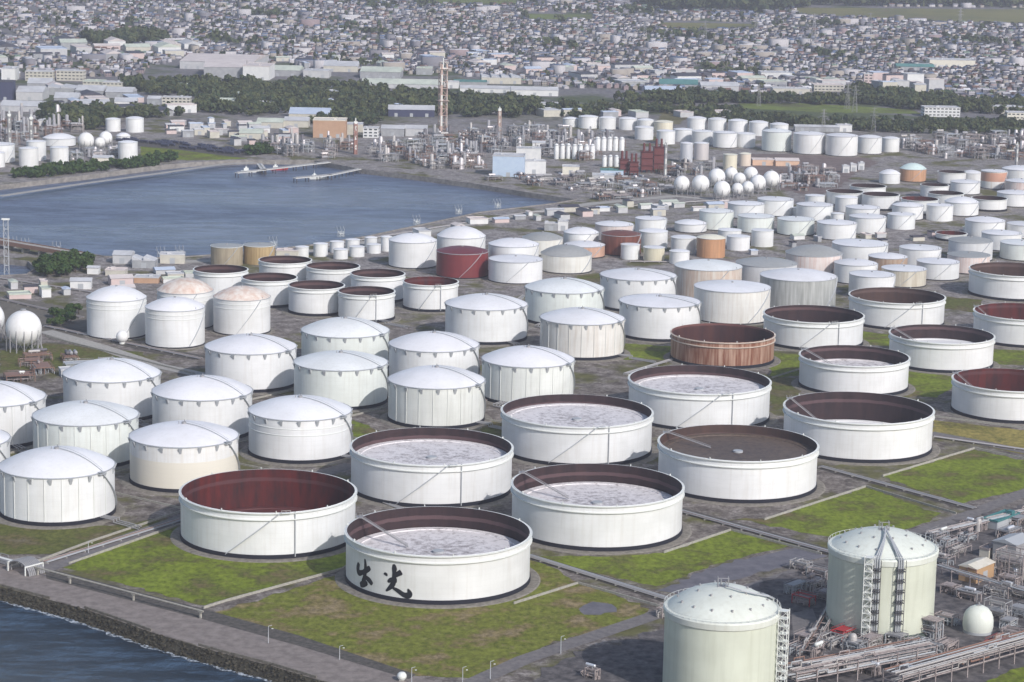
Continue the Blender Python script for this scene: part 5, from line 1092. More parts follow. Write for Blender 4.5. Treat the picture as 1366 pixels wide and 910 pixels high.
named = [  # u0, u1, v base, height m, depth m, wall, roof, kind, windows, label
 (0, 20, 108, 17, 40, 'white', 'light', 'flat', 0, 'tall white hall at the left edge near the town'), (32, 72, 108, 13, 18, 'cream', 'light', 'flat', 1, 'left half of the long cream windowed block in the upper left'),
 (74, 113, 108, 14, 18, 'cream', 'light', 'flat', 1, 'right half of the long cream windowed block in the upper left'), (110, 138, 117, 8, 30, 'cream', 'mint', 'flat', 1, 'cream building with pale green roof, upper left'),
 (136, 164, 119, 9, 22, 'cream', 'light', 'flat', 1, 'cream two storey building beside the woods, upper left'), (-4, 17, 134, 24, 24, 'navy', 'dark', 'flat', 0, 'dark navy block at the left edge'),
 (20, 58, 134, 11, 46, 'light', 'light', 'gable', 0, 'light grey hall right of the dark navy block'), (34, 68, 119, 8, 40, 'grey', 'light', 'gable', 0, 'grey hall with pale roof below the cream windowed block'),
 (62, 100, 127, 9, 44, 'grey', 'light', 'saw', 0, 'saw roofed grey hall, upper left'), (100, 140, 129, 8, 40, 'grey', 'light', 'gable', 0, 'long grey hall left of the woods, upper left'), (140, 178, 131, 8, 36, 'grey', 'light', 'gable', 0, 'low pale roofed hall at the left edge of the woods'),
 (70, 104, 139, 8, 36, 'grey', 'light', 'gable', 0, 'grey roofed hall behind the white fronted halls'), (104, 144, 148, 9, 30, 'white', 'light', 'gable', 0, 'left one of the two white fronted halls above the far shore tanks'), (151, 182, 145, 9, 26, 'white', 'light', 'gable', 0, 'right one of the two white fronted halls above the far shore tanks'),
 (-2, 60, 149, 7, 34, 'light', 'light', 'gable', 0, 'long light roof at the left edge behind the plant'), (196, 214, 140, 8, 20, 'grey', 'light', 'gable', 0, 'small grey hall left of the cream apartment block'), (215, 255, 146, 15, 16, 'cream', 'light', 'flat', 1, 'cream apartment block with rows of windows before the woods'),
 (50, 66, 168, 6, 14, 'white', 'light', 'flat', 0, 'small white hut by the left plant'), (70, 101, 168, 5, 16, 'grey', 'mint', 'flat', 0, 'low green grey roof behind the far shore tanks'), (220, 254, 119, 6, 26, 'cream', 'mint', 'flat', 0, 'pale green roofed hall at the top of the woods'),
 (266, 324, 105, 17, 120, 'grey', 'pinkish', 'gable', 0, 'huge grey hall with pinkish white roof, upper left centre'), (324, 361, 107, 20, 60, 'white', 'pinkish', 'flat', 0, 'white block at the right end of the huge pink roofed hall'),
 (240, 344, 93, 12, 160, 'light', 'pinkish', 'gable', 0, 'pinkish white long roof behind the huge grey hall'), (360, 402, 102, 9, 46, 'grey', 'mint', 'gable', 0, 'greenish hall right of the white block'), (404, 440, 104, 10, 36, 'light', 'light', 'flat', 0, 'light hall behind the woods, left of centre'),
 (430, 478, 96, 9, 50, 'cream', 'light', 'gable', 0, 'cream hall with light roof left of the flare stack'), (283, 322, 142, 6, 26, 'cream', 'mint', 'gable', 0, 'pale green roof inside the woods'), (285, 296, 148, 7, 10, 'white', 'light', 'flat', 0, 'little white hut before the woods'),
 (384, 440, 163, 10, 46, 'cream', 'blue', 'gable', 0, 'hall with blue white roof behind the orange brown block'), (416, 462, 184, 20, 30, 'orange', 'cream', 'flat', 0, 'big orange brown block behind the harbour jetties'), (462, 484, 180, 12, 22, 'cream', 'light', 'flat', 0, 'cream annex right of the orange brown block'),
 (342, 378, 171, 7, 26, 'cream', 'mint', 'gable', 0, 'pale low hall left of the orange brown block'), (378, 412, 170, 8, 24, 'cream', 'light', 'gable', 0, 'second pale low hall left of the orange brown block'), (480, 536, 105, 10, 54, 'grey', 'mint', 'gable', 0, 'grey green hall left of the flare stack'),
 (480, 590, 118, 6, 44, 'light', 'mint', 'gable', 0, 'long cream green roof running behind the flare stack'), (555, 577, 100, 10, 24, 'grey', 'mint', 'flat', 0, 'square grey green hall behind the long roof'), (592, 612, 118, 9, 16, 'white', 'light', 'flat', 0, 'small white hall right of the flare stack'),
 (612, 700, 124, 6, 22, 'white', 'light', 'gable', 0, 'long low white hall right of the flare stack, left part'), (680, 745, 128, 8, 26, 'white', 'light', 'gable', 0, 'long low white hall right of the flare stack, right part'), (640, 695, 112, 9, 44, 'cream', 'light', 'saw', 0, 'cream hall with ridged roof behind the long white one'),
 (604, 650, 114, 5, 28, 'grey', 'teal', 'flat', 0, 'dark teal roofed low hall right of the flare stack'), (721, 757, 146, 7, 18, 'white', 'light', 'flat', 1, 'white villa like building inside the woods'), (516, 580, 156, 9, 30, 'navy', 'light', 'gable', 0, 'open dark shed with light roof left of the flare stack'),
 (484, 505, 184, 11, 18, 'white', 'light', 'flat', 1, 'small white office between the jetties and the flare stack'), (508, 540, 182, 9, 22, 'grey', 'light', 'gable', 0, 'grey ridged hall left of the flare stack foot'), (540, 570, 182, 9, 22, 'light', 'light', 'gable', 0, 'light hall touching the flare stack foot'),
 (880, 932, 118, 6, 40, 'grey', 'teal', 'gable', 0, 'teal roofed hall beyond the far tank rows'), (934, 985, 122, 8, 30, 'light', 'light', 'gable', 0, 'light hall right of the teal roofed one'), (860, 910, 126, 6, 30, 'grey', 'blue', 'gable', 0, 'bluish roofed hall in front of the teal one'),
 (1014, 1056, 106, 10, 32, 'white', 'light', 'flat', 0, 'white hall above the meadow strip'), (1030, 1080, 126, 8, 24, 'cream', 'light', 'flat', 0, 'cream building at the meadow strip'), (1085, 1125, 122, 9, 24, 'cream', 'pinkish', 'flat', 1, 'pinkish cream school like block above the woods'),
 (1240, 1300, 90, 12, 34, 'brightcream', 'light', 'flat', 0, 'bright cream long hall in the right half of the town'), (1196, 1246, 94, 6, 26, 'grey', 'teal', 'gable', 0, 'teal roofed hall left of the bright cream one'), (1152, 1164, 118, 21, 12, 'pink', 'light', 'flat', 1, 'slim pinkish tower block in the town'),
 (1232, 1280, 156, 12, 22, 'white', 'light', 'flat', 1, 'white office with flat roof among the right hand woods'), (1320, 1366, 152, 9, 24, 'cream', 'light', 'flat', 0, 'low cream building at the right edge in the woods'), (1344, 1372, 160, 9, 20, 'brightcream', 'light', 'flat', 1, 'cream house cut by the right edge in front of the woods'),
 (1060, 1120, 176, 6, 14, 'grey', 'light', 'gable', 0, 'long thin grey shed behind the far right line of tanks'), (1116, 1136, 176, 8, 12, 'white', 'light', 'flat', 0, 'small white shed at the end of the long thin grey one'),
 (657, 700, 236, 21, 26, 'paleblue', 'light', 'flat', 0, 'pale blue tall block by the harbour quay'), (688, 722, 221, 18, 16, 'white', 'light', 'flat', 0, 'white block behind and right of the pale blue one'), (695, 728, 232, 13, 12, 'white', 'light', 'flat', 0, 'white low block in front of the pale blue one'),
 (710, 727, 200, 8, 12, 'white', 'light', 'gable', 0, 'small white hall behind the pale blue block'), (750, 773, 233, 8, 14, 'brightcream', 'light', 'flat', 0, 'cream building right of the white low block'), (790, 820, 244, 7, 18, 'light', 'light', 'flat', 0, 'light grey low building by the harbour tip'),
 (1003, 1034, 221, 6, 14, 'palepeach', 'pinkish', 'flat', 0, 'peach coloured roof left of the brown yard, left one'), (1034, 1066, 222, 6, 16, 'palepeach', 'pinkish', 'gable', 0, 'peach coloured roof left of the brown yard, right one'),
 (1124, 1133, 231, 7, 8, 'white', 'light', 'flat', 0, 'first of three small white boxes above the far open tanks'), (1135, 1143, 229, 7, 8, 'white', 'light', 'flat', 0, 'second of three small white boxes above the far open tanks'), (1145, 1153, 227, 7, 8, 'white', 'light', 'flat', 0, 'third of three small white boxes above the far open tanks'),
 (744, 758, 308, 8, 10, 'white', 'light', 'flat', 0, 'small white box building behind the grey roofed low tank'), (726, 744, 308, 6, 9, 'grey', 'light', 'flat', 0, 'small grey box beside the white one behind the low tank'),
 (92, 121, 386, 6, 12, 'white', 'light', 'gable', 0, 'white little house group behind the tall domed tank'), (116, 132, 366, 5, 8, 'white', 'light', 'gable', 0, 'white hut right of the tree clump'), (150, 176, 352, 7, 16, 'light', 'light', 'gable', 0, 'grey warehouse on the quay right of the tree clump'),
 (176, 208, 358, 6, 14, 'grey', 'light', 'saw', 0, 'saw roofed warehouse on the quay'), (212, 246, 352, 7, 12, 'cream', 'light', 'flat', 0, 'cream low building left of the tan tanks'), (140, 168, 368, 4, 10, 'cream', 'pinkish', 'flat', 0, 'low pinkish shed behind the tall domed tanks'),
 (178, 212, 378, 4, 12, 'orange', 'light', 'flat', 0, 'low brown shed behind the tall domed tanks'), (368, 398, 345, 6, 10, 'cream', 'pinkish', 'flat', 0, 'low beige shed right of the tan tanks'), (123, 150, 217, 5, 14, 'brightcream', 'light', 'gable', 0, 'cream low shed on the far shore below the ball tanks'),
 (318, 350, 186, 7, 26, 'cream', 'mint', 'gable', 0, 'rounded pale roof hall at the end of the railway yard'), (370, 396, 192, 8, 16, 'pink', 'light', 'flat', 0, 'pinkish white building before the orange brown block')]
BW = {'white': gravel('white_wall', (.62, .63, .63), (.70, .70, .69), .2), 'cream': gravel('cream_block_wall', (.48, .46, .40), (.56, .54, .47), .2), 'brightcream': gravel('bright_cream_wall', (.66, .63, .53), (.72, .69, .60), .2),  # two cream walls, the last one brighter
      'grey': gravel('grey_wall', (.28, .29, .31), (.36, .37, .38), .2), 'light': gravel('light_grey_wall', (.44, .45, .46), (.52, .52, .53), .2), 'navy': mat('navy_wall', (.045, .05, .10), .6), 'orange': gravel('orange_brown_block_wall', (.42, .27, .18), (.48, .32, .22), .1),
      'palepeach': gravel('peach_wall', (.60, .40, .28), (.66, .46, .34), .2), 'paleblue': gravel('pale_blue_wall', (.42, .52, .66), (.48, .58, .70), .2), 'pink': gravel('pinkish_wall', (.56, .45, .43), (.60, .50, .48), .2)}  # peach is a paler wall colour than the orange brown one
BR = {'light': gravel('light_roof', (.42, .43, .45), (.54, .55, .57), .06), 'dark': mat('dark_roof', (.06, .06, .08), .7), 'mint': gravel('mint_grey_roof', (.42, .46, .40), (.54, .58, .50), .06), 'pinkish': gravel('pinkish_roof', (.52, .47, .46), (.62, .57, .55), .06),
      'teal': gravel('teal_hall_roof', (.08, .20, .20), (.12, .26, .25), .06), 'blue': gravel('blue_white_roof', (.40, .47, .58), (.50, .56, .66), .06), 'cream': gravel('cream_flat_roof', (.60, .57, .50), (.68, .64, .57), .06)}
for (u0, u1, vb, h, d, wl, rf, k, win, lab) in named:
    xa, ya = at(u0, vb); xb, yb = at(u1, vb); x, y = (xa + xb) / 2, (ya + yb) / 2 + d / 2; w = (xb - xa) * .97; rz = random.uniform(-.06, .10)
    building(x, y, w, d, h, rz, lab, None, BW[wl], BR[rf], k, win, cat='building'); BLD.append((x, y, max(w, d) * .42))
# dark red furnace block and slim silos
def furnace(u, v, w, h, label):
    x, y = at(u, v); r = tag(empty('furnace', (x, y, 0), .1), label, 'furnace', 'dark red furnaces in the refinery'); m = MB(); d = w * .8
    m.box(0, 0, 3, w, d, h - 3); m.build('body', mat('dark_red_casing', (.13, .035, .035), .7), r)
    m = MB()
    for i in (-1, 0, 1):
        for j in (-1, 1): m.box(i * w * .45, j * d * .45, 0, .7, .7, h + .4)
    for z in (h * .35, h * .7, h): m.box(0, 0, z, w + 2, d + 2, .4)
    m.build('frame', mat('dark_red_frame', (.10, .02, .02), .7), r); m = MB()
    for i in (-1, 1): m.tube((i * w * .25, 0, h), (i * w * .25, 0, h + 9), 1.4, 12, r1=1.1)
    m.build('stack', mat('dark_red_casing'), r); BLD.append((x, y, w * .6))
furnace(832, 233, 9, 16, 'left dark red furnace by the teal roof, refinery'); furnace(845, 234, 9, 14, 'second dark red furnace from the left, refinery'); furnace(862, 230, 12, 22, 'tall dark red furnace, third from the left'); furnace(878, 229, 11, 26, 'tallest dark red furnace beside the silver tanks')
def silo(x, y, R, h, label):
    r = tag(empty('silo', (x, y, 0)), label, 'silo', 'slim white silos of the refinery'); m = MB(); m.lathe([(R, 0), (R, h), (R * .5, h + R * .6), (0, h + R * .7)], 16); m.build('shell', P['w'], r, 40); m = MB(); m.tube((R + .3, 0, 0), (R + .3, 0, h + 1), .15, 4); m.lathe([(R, h), (R + .6, h), (R + .6, h + .2), (R, h + .25)], 16); m.build('ladder', M_TRIM, r); BLD.append((x, y, R))
for row, (us, vb, R, h) in enumerate([(range(742, 792, 8), 212, 2.6, 15), (range(797, 830, 8), 201, 3.0, 14), (range(806, 830, 8), 222, 2.4, 11)]):
    for i, u in enumerate(us):
        x, y = at(u, vb); silo(x, y + random.uniform(-3, 3), R, h, ['slim silo in the long row behind the pale blue block', 'slim silo in the bright back row before the far tanks', 'slim silo in the short row above the teal roof'][row])
x, y = at(816, 233); building(x, y, 24, 12, 5, 0, 'dark teal roofed shed left of the dark red furnaces', None, BW['paleblue'], BR['teal'], 'flat', cat='shed', name='shed')
# flare stack with orange and white bands
def stack_tower(u, v, h, label, legs=3, w=9, col=None, cat='chimney'):
    x, y = at(u, v); r = tag(empty('flare_stack', (x, y, 0)), label, cat, 'tall stacks of the refinery'); wh = M_TRIMW; og = col or mat('orange_band_paint', (.48, .36, .31), .6)
    offs_ = [(0, 0)] if legs == 1 else [(w * .5 * math.cos(t), w * .5 * math.sin(t)) for t in (0.2, 2.3, 4.4)][:legs]
    for (dx, dy) in offs_:
        m = MB(); k = 7
        for i in range(k): m.tube((dx, dy, h * .92 * i / k), (dx, dy, h * .92 * (i + 1) / k), 1.5 - .06 * i, 12, m=i % 2)
        m.build('stack', [og, wh], r)
    m = MB(); lattice_tower(m, 0, 0, w * .9, h * .86, .4, 8, .35)
    if legs > 1:
        for z in (h * .45, h * .86): m.box(0, 0, z, w * 1.4, w * 1.4, .5, .3)
    m.build('frame', og, r); m = MB(); m.tube((0, 0, h * .86), (0, 0, h), .7, 8); m.box(0, 0, h * .84, w * 1.1, w * .8, 3, .3); m.build('flare_tip', wh, r); BLD.append((x, y, w))
stack_tower(590, 181, 92, 'tall orange and white triple flare stack behind the harbour', 3, 9)
stack_tower(666, 178, 32, 'short orange stack right of the tall flare stack', 1, 3.5); stack_tower(474, 206, 40, 'short reddish stack in front of the orange brown block', 1, 3.5, mat('red_band_paint', (.34, .18, .15), .6))
stack_tower(887, 240, 42, 'thin grey mast tower before the silver tanks', 1, 2.2, M_STEEL); stack_tower(13, 196, 40, 'grey stack tower in the plant at the left edge', 1, 3.5, M_STEEL); stack_tower(42, 196, 36, 'grey stack tower, right one in the plant at the left edge', 1, 3.5, M_STEEL)
stack_tower(1355, 232, 34, 'thin light mast near the right edge above the far tanks', 1, 2, M_STEEL)
# process plant fields
zones = [([(560, 186), (700, 176), (760, 182), (830, 190), (840, 200), (790, 214), (740, 214), (700, 196), (650, 206), (640, 216), (560, 214)], 27, 95, 'grey process unit of pipes and columns in the refinery right of the flare stack', .62),
 ([(485, 200), (560, 192), (640, 216), (650, 226), (600, 228), (500, 216)], 27, 40, 'grey process unit between the jetties and the flare stack', .5), ([(350, 196), (470, 196), (470, 212), (420, 212), (350, 206)], 26, 30, 'grey process unit behind the harbour jetties', .7),
 ([(1040, 228), (1120, 232), (1100, 255), (1045, 262), (1030, 256)], 26, 26, 'low reddish grey process unit in the brown yard right of the ball tanks', .45), ([(1205, 190), (1366, 184), (1420, 186), (1420, 214), (1300, 216), (1215, 206)], 25, 95, 'grey process unit in the plant above the far open tanks at the right', .42),
 ([(-20, 160), (60, 158), (105, 176), (60, 190), (-20, 198)], 32, 24, 'grey process unit in the plant at the left edge', .8), ([(880, 226), (960, 222), (975, 232), (900, 240), (880, 238)], 26, 12, 'reddish process unit in front of the silver tanks', .5),
 ([(740, 236), (900, 240), (905, 262), (800, 268), (760, 254)], 24, 44, 'low pipe unit on the harbour tip', .25), ([(640, 236), (740, 238), (760, 252), (650, 242)], 30, 10, 'low pipe unit on the quay by the pale blue block', .25),
 ([(100, 200), (160, 202), (160, 216), (100, 214)], 26, 6, 'low pipe unit on the far shore between the tanks', .4), ([(0, 470), (80, 470), (150, 486), (110, 500), (0, 520)], 20, 8, 'low scrap and pipe heap in the yard at the left edge', .12)]
sd = 500
for poly, step, nmax, lab, tall in zones:
    gp_ = 'refinery units, ' + lab
    for (x, y) in grid_pts(poly, step, .3, nmax * 2):
        if not free(x, y, 9, 1): continue
        sd += 1; f = random.uniform(.7, 1.15); process_unit(x, y, 18 * f, 12 * f, random.choice((.35, .35 + math.pi / 2)), lab, gp_, random.choice((1, 2, 2, 3)) if tall > .3 else 1, random.choice((1, 2, 3)) if tall > .3 else (1 if random.random() < .3 else 0), sd, tall); BLD.append((x, y, 9)); nmax -= 1
        if nmax <= 0: break
# small sheds and huts spread through the tank farm and the industrial areas
hut_w = [BW['white'], BW['cream'], BW['light'], BW['pink'], BW['grey']]; hut_r = [BR['light'], BR['pinkish'], BR['mint'], BR['blue'], BR['dark']]
def huts(poly, step, nmax, lab, grp, w=(8, 18), h=(3, 6), name='shed'):
    for (x, y) in grid_pts(poly, step, .45, nmax * 3):
        W_ = random.uniform(*w); D_ = W_ * random.uniform(.4, .8)
        if not free(x, y, W_ * .6, 2): continue
        building(x, y, W_, D_, random.uniform(*h), .35 + random.choice((0, math.pi / 2)), lab, grp, random.choice(hut_w), random.choice(hut_r), random.choice(('flat', 'gable')), 0, name, name, detail=False); BLD.append((x, y, W_ * .5)); nmax -= 1
        if nmax <= 0: break
huts([(430, 340), (560, 312), (700, 286), (900, 268), (1010, 274), (900, 288), (760, 292), (640, 300), (520, 345)], 24, 26, 'small shed along the harbour road behind the tanks', 'sheds along the harbour road')
huts([(0, 380), (110, 385), (220, 362), (270, 368), (230, 380), (110, 402), (0, 400)], 20, 22, 'small shed on the ground between the inlet and the tall domed tanks', 'sheds near the inlet')
huts([(250, 163), (340, 168), (400, 178), (410, 190), (330, 196), (240, 182), (200, 178)], 24, 44, 'small white or grey shed in the yard above the railway', 'sheds of the yard above the railway', (8, 20), (4, 8))
huts([(0, 485), (120, 478), (140, 492), (80, 505), (0, 516)], 16, 12, 'colourful low shed in the scrap yard at the left', 'sheds of the scrap yard', (8, 14), (2.5, 4))
huts([(840, 340), (1120, 300), (1240, 312), (1340, 300), (1366, 330), (1260, 330), (1120, 325), (980, 345)], 34, 16, 'little hut among the small tanks of the far rows', 'huts among the far tanks', (6, 12), (3, 4))
huts([(60, 120), (180, 128), (250, 150), (190, 158), (100, 150), (60, 144)], 40, 22, 'low hall in the industrial area left of the woods', 'low halls left of the woods', (22, 44), (6, 10), 'hall')
huts([(360, 96), (640, 88), (760, 110), (900, 118), (1140, 118), (1130, 108), (880, 96), (640, 72), (360, 80)], 62, 60, 'factory hall at the near edge of the town', 'factory halls at the near edge of the town', (18, 44), (6, 10), 'hall')
huts([(1168, 112), (1250, 118), (1240, 132), (1165, 128)], 34, 14, 'white apartment block in the cluster above the right hand woods', 'white apartment blocks', (18, 30), (14, 22), 'apartment_block')
huts([(0, 60), (260, 60), (250, 82), (0, 84)], 70, 26, 'wide hall in the town at the upper left', 'wide halls at the upper left', (30, 60), (7, 12), 'hall')
huts([(620, 146), (760, 152), (900, 152), (985, 152), (985, 158), (860, 158), (700, 156)], 42, 18, 'low pale building half hidden in the tree belt', 'low buildings in the tree belt', (14, 30), (5, 9), 'hall')
huts([(300, 118), (480, 124), (600, 138), (600, 150), (480, 150), (330, 146)], 90, 9, 'pale hut in a clearing of the large wood', 'huts in the large wood', (12, 24), (5, 8), 'hut')
# rail wagons
wg = None; A0, B0 = Vector((*at(168, 187), 0)), Vector((*at(335, 206), 0)); dirw = (B0 - A0).normalized(); nrm = Vector((-dirw.y, dirw.x, 0)); rzw = math.atan2(dirw.y, dirw.x)
for tr in range(4):
    for i in range(int((B0 - A0).length / 14)):
        if random.random() < .35: continue
        if wg is None:
            wg = tag(empty('tank_wagon', (0, 0, 0)), 'dark rail tank wagon in the sidings on the far shore', 'rail wagon', 'rail tank wagons in the sidings'); m = MB(); m.tube((-5.6, 0, 2.6), (5.6, 0, 2.6), 1.35, 12); m.tube((0, 0, 3.6), (0, 0, 4.4), .5, 8); m.build('tank', mat('dark_wagon_paint', (.05, .055, .09), .5), wg)
            m = MB(); m.box(0, 0, 1.0, 12.4, 2.4, .3); 
            m.build('frame', M_DARK, wg); m = MB()
            for q in (-4.6, -3, 3, 4.6):
                for s in (-.8, .8): m.tube((q, s - .1, .5), (q, s + .1, .5), .5, 10)
            m.build('wheels', M_DARK, wg); o = wg
        else: o = copy_tree(wg)
        p = A0 + dirw * (8 + i * 14) + nrm * (-17 + tr * 10); o.location = p; o.rotation_euler = (0, 0, rzw)
# jetties, bridge, harbour furniture
def jetty(px, label, w=5):
    Pn = [Vector((*at(u, v, 0), 0)) for u, v in px]; r = tag(empty('jetty', Pn[0]), label, 'jetty', 'jetties at the far end of the harbour'); r.location = (0, 0, 0); m = MB(); q = MB(); f = MB()
    for a, b in zip(Pn, Pn[1:]):
        d = b - a; c = (a + b) / 2; rz = math.atan2(d.y, d.x); m.box(c.x, c.y, .6, d.length + w * .5, w, .8, rz); k = int(d.length / 14)
        for i in range(k + 1):
            p = a.lerp(b, i / max(1, k))
            for s in (-1, 1): q.tube((p.x - math.sin(rz) * s * w * .4, p.y + math.cos(rz) * s * w * .4, WATER_Z - 1), (p.x - math.sin(rz) * s * w * .4, p.y + math.cos(rz) * s * w * .4, .7), .5, 6)
        f.tube((a.x, a.y, 2.0), (b.x, b.y, 2.0), .3, 5)
    m.build('deck', mat('jetty_concrete', (.50, .50, .48), .8), r); q.build('pile', M_DARK, r); f.build('pipe', M_STEEL, r); return r
jetty([(316, 232), (352, 228), (420, 220), (438, 218)], 'upper long jetty at the far harbour corner'); jetty([(394, 239), (440, 235), (478, 227)], 'lower long jetty at the far harbour corner', 6)
jetty([(352, 228), (346, 220)], 'short landing stage of the upper jetty', 6)
for u, v, l in [(333, 229, 'small white boat by the tip of the upper jetty'), (372, 226, 'small red hulled boat under the upper jetty'), (424, 238, 'small boat at the lower jetty')]:
    x, y = at(u, v, WATER_Z); r = tag(empty('boat', (x, y - 6, WATER_Z), .2), l, 'boat', 'boats by the jetties'); m = MB(); m.add([(-8, -2.2, 0), (6, -2.2, 0), (9.5, 0, 0), (6, 2.2, 0), (-8, 2.2, 0), (-8.3, -2.6, 2), (6, -2.6, 2.2), (11, 0, 2.8), (6, 2.6, 2.2), (-8.3, 2.6, 2)], [(0, 1, 6, 5), (1, 2, 7, 6), (2, 3, 8, 7), (3, 4, 9, 8), (4, 0, 5, 9), (5, 6, 7, 8, 9)]); m.build('hull', M_RED if 'red' in l else M_TRIMW, r); m = MB(); m.box(-3, 0, 2, 5, 3.2, 2.6); m.box(-3, 0, 4.6, 2, 2, 1.4); m.tube((-3, 0, 6), (-3, 0, 9), .12, 5); m.build('cabin', M_TRIMW, r)
def bridge():
    a, b = Vector((*at(-40, 324), 0)), Vector((*at(112, 350), 0)); r = tag(empty('bridge', (0, 0, 0)), 'low dark girder bridge over the inlet at the left edge', 'bridge'); d = b - a; c = (a + b) / 2; rz = math.atan2(d.y, d.x)
    m = MB(); m.box(c.x, c.y, 5.2, d.length, 9, 1.4, rz); m.build('deck', M_CONC, r); m = MB()
    for s in (-1, 1): m.box(c.x - math.sin(rz) * s * 4.6, c.y + math.cos(rz) * s * 4.6, 4.2, d.length, .5, 3.2, rz)
    m.build('girder', M_PIPEB, r)
    for i in range(7):
        p = a.lerp(b, (i + .5) / 7); m = MB(); m.box(p.x, p.y, WATER_Z - 1, 2, 7, 9.2, rz); m.build('pier', M_CONC, r)
bridge()
x, y = at(9, 366); r = tag(empty('lattice_mast', (x, y, 0)), 'tall thin grey lattice mast by the bridge at the left edge', 'mast'); m = MB(); lattice_tower(m, 0, 0, 3.5, 42, .3, 7, .16); m.build('frame', M_LINE, r); m = MB(); m.box(0, 0, 42, 6, 2.2, 1.2); m.build('top_platform', M_TRIMW, r)
def loader(u, v, label, h=8.5):
    x, y = at(u, v); r = tag(empty('loading_arm', (x, y, 0), .3), label, 'loading arm', 'loading arms and light masts on the quay'); m = MB(); lattice_tower(m, 0, 0, 3, h * .6, .2, 3, .16); m.build('frame', M_TRIMW, r)
    m = MB()
    for q in (-3, 0, 3): m.path([(q, 0, 0), (q, 0, h * .7), (q, 4, h), (q, 7, h * .55)], .17, 5)
    m.build('arm', M_LINE, r)
for u, v, l in [(18, 330, 'white loading arms beside the bridge at the left'), (34, 332, 'second set of white arms near the bridge'), (215, 344, 'white arms on the quay left of the tan tanks'), (455, 316, 'white arms on the quay above the small drum tanks'), (556, 300, 'white arms on the quay behind the domed tank'), (612, 286, 'white arms on the quay, middle'), (664, 278, 'white arms on the quay near the harbour tip'), (240, 342, 'thin white arms on the quay right of the first set'), (76, 337, 'thin white arms right of the bridge'), (365, 318 + 12, 'white arms on the quay above the back open tanks')]: loader(u, v, l)
# electricity pylons
pyl = None
for i, (u, v, h) in enumerate([(1085, 60, 58), (1008, 52, 50), (940, 60, 45), (1160, 50, 48), (1280, 40, 46), (860, 55, 42), (1130, 146, 34), (1140, 150, 36), (1012, 142, 30), (1165, 176, 30), (770, 60, 42), (1345, 70, 42), (650, 40, 46), (1098, 176, 28)]):
    x, y = at(u, v)
    if pyl is None:
        pyl = tag(empty('electricity_pylon', (0, 0, 0)), 'tall thin lattice pylon standing over the town', 'pylon', 'lattice pylons over the town and the woods'); m = MB(); k = 8
        for j in range(k):
            w0, w1 = 4 * (1 - j / k) + .5, 4 * (1 - (j + 1) / k) + .5; z0, z1 = 50 * j / k, 50 * (j + 1) / k
            for a_, b_ in ((-1, -1), (1, -1), (1, 1), (-1, 1)): m.tube((a_ * w0, b_ * w0, z0), (a_ * w1, b_ * w1, z1), .28, 4)
            m.tube((-w0, -w0, z0), (w1, -w1, z1), .18, 4); m.tube((w0, w0, z0), (-w1, w1, z1), .18, 4); m.tube((-w0, w0, z0), (-w1, -w1, z1), .18, 4); m.tube((w0, -w0, z0), (w1, w1, z1), .18, 4)
        m.build('frame', M_STEEL, pyl); m = MB()
        for z, L in ((34, 9), (41, 8), (48, 6)): m.tube((-L, 0, z), (L, 0, z), .3, 4); m.tube((-L, 0, z), (0, 0, z + 2.4), .18, 4); m.tube((L, 0, z), (0, 0, z + 2.4), .18, 4)
        m.build('cross_arm', M_STEEL, pyl); o = pyl
    else: o = copy_tree(pyl)
    o.location = (x, y, 0); o.scale = (h / 50,) * 3; o.rotation_euler = (0, 0, random.uniform(-.4, .4))
    if 100 < v: o['label'] = 'small lattice pylon standing in the woods and meadow strip'; o['group'] = 'small lattice pylons in the woods'

# ---------------------------------------------------------------- woods and trees
def leaf_mat(name, a, b, c):
    m = mat(name, a, .9, spec=.1); n = N(m); f = n.noise(n.coord('World', rnd=False), .06, 3, .6); g = n.noise(n.coord('World', rnd=False), .45, 3, .6); k = n.mix(n.ramp(f, [(.4, (0, 0, 0)), (.62, (1, 1, 1))]), a, b); n.color(n.mix(n.ramp(g, [(.45, (0, 0, 0)), (.7, (1, 1, 1))]), k, c)); return m
LEAF = leaf_mat('wood_leaves', (.026, .052, .030), (.075, .092, .036), (.125, .125, .055)); LEAF_N = leaf_mat('near_leaves', (.030, .062, .022), (.045, .080, .022), (.075, .105, .034)); BARK = mat('bark', (.07, .055, .04), .9)
def crown_proto(nq, seed, rough=.28):
    """leaf clumps: small tilted quads through an uneven crown about 1 wide and 1 high"""
    g = np.random.default_rng(seed); V = []; lobes = [(g.uniform(-.28, .28), g.uniform(-.28, .28), g.uniform(.32, .75), g.uniform(.22, .40)) for _ in range(6)]
    for i in range(nq):
        lx, ly, lz_, lr = lobes[g.integers(len(lobes))]; d = g.normal(size=3); d /= np.linalg.norm(d); p = np.array([lx, ly, lz_]) + d * lr * g.uniform(.72, 1.0) * np.array([1, 1, .8])
        nn = d + g.normal(size=3) * .45; nn /= np.linalg.norm(nn); a = np.cross(nn, [.3, .2, .9]); a /= np.linalg.norm(a); b = np.cross(nn, a); s = g.uniform(.09, .17)
        V += [p - a * s - b * s * .7, p + a * s - b * s, p + a * s * .8 + b * s, p - a * s + b * s * .9]
    return np.array(V)
protos = [crown_proto(64, s) for s in range(8)]
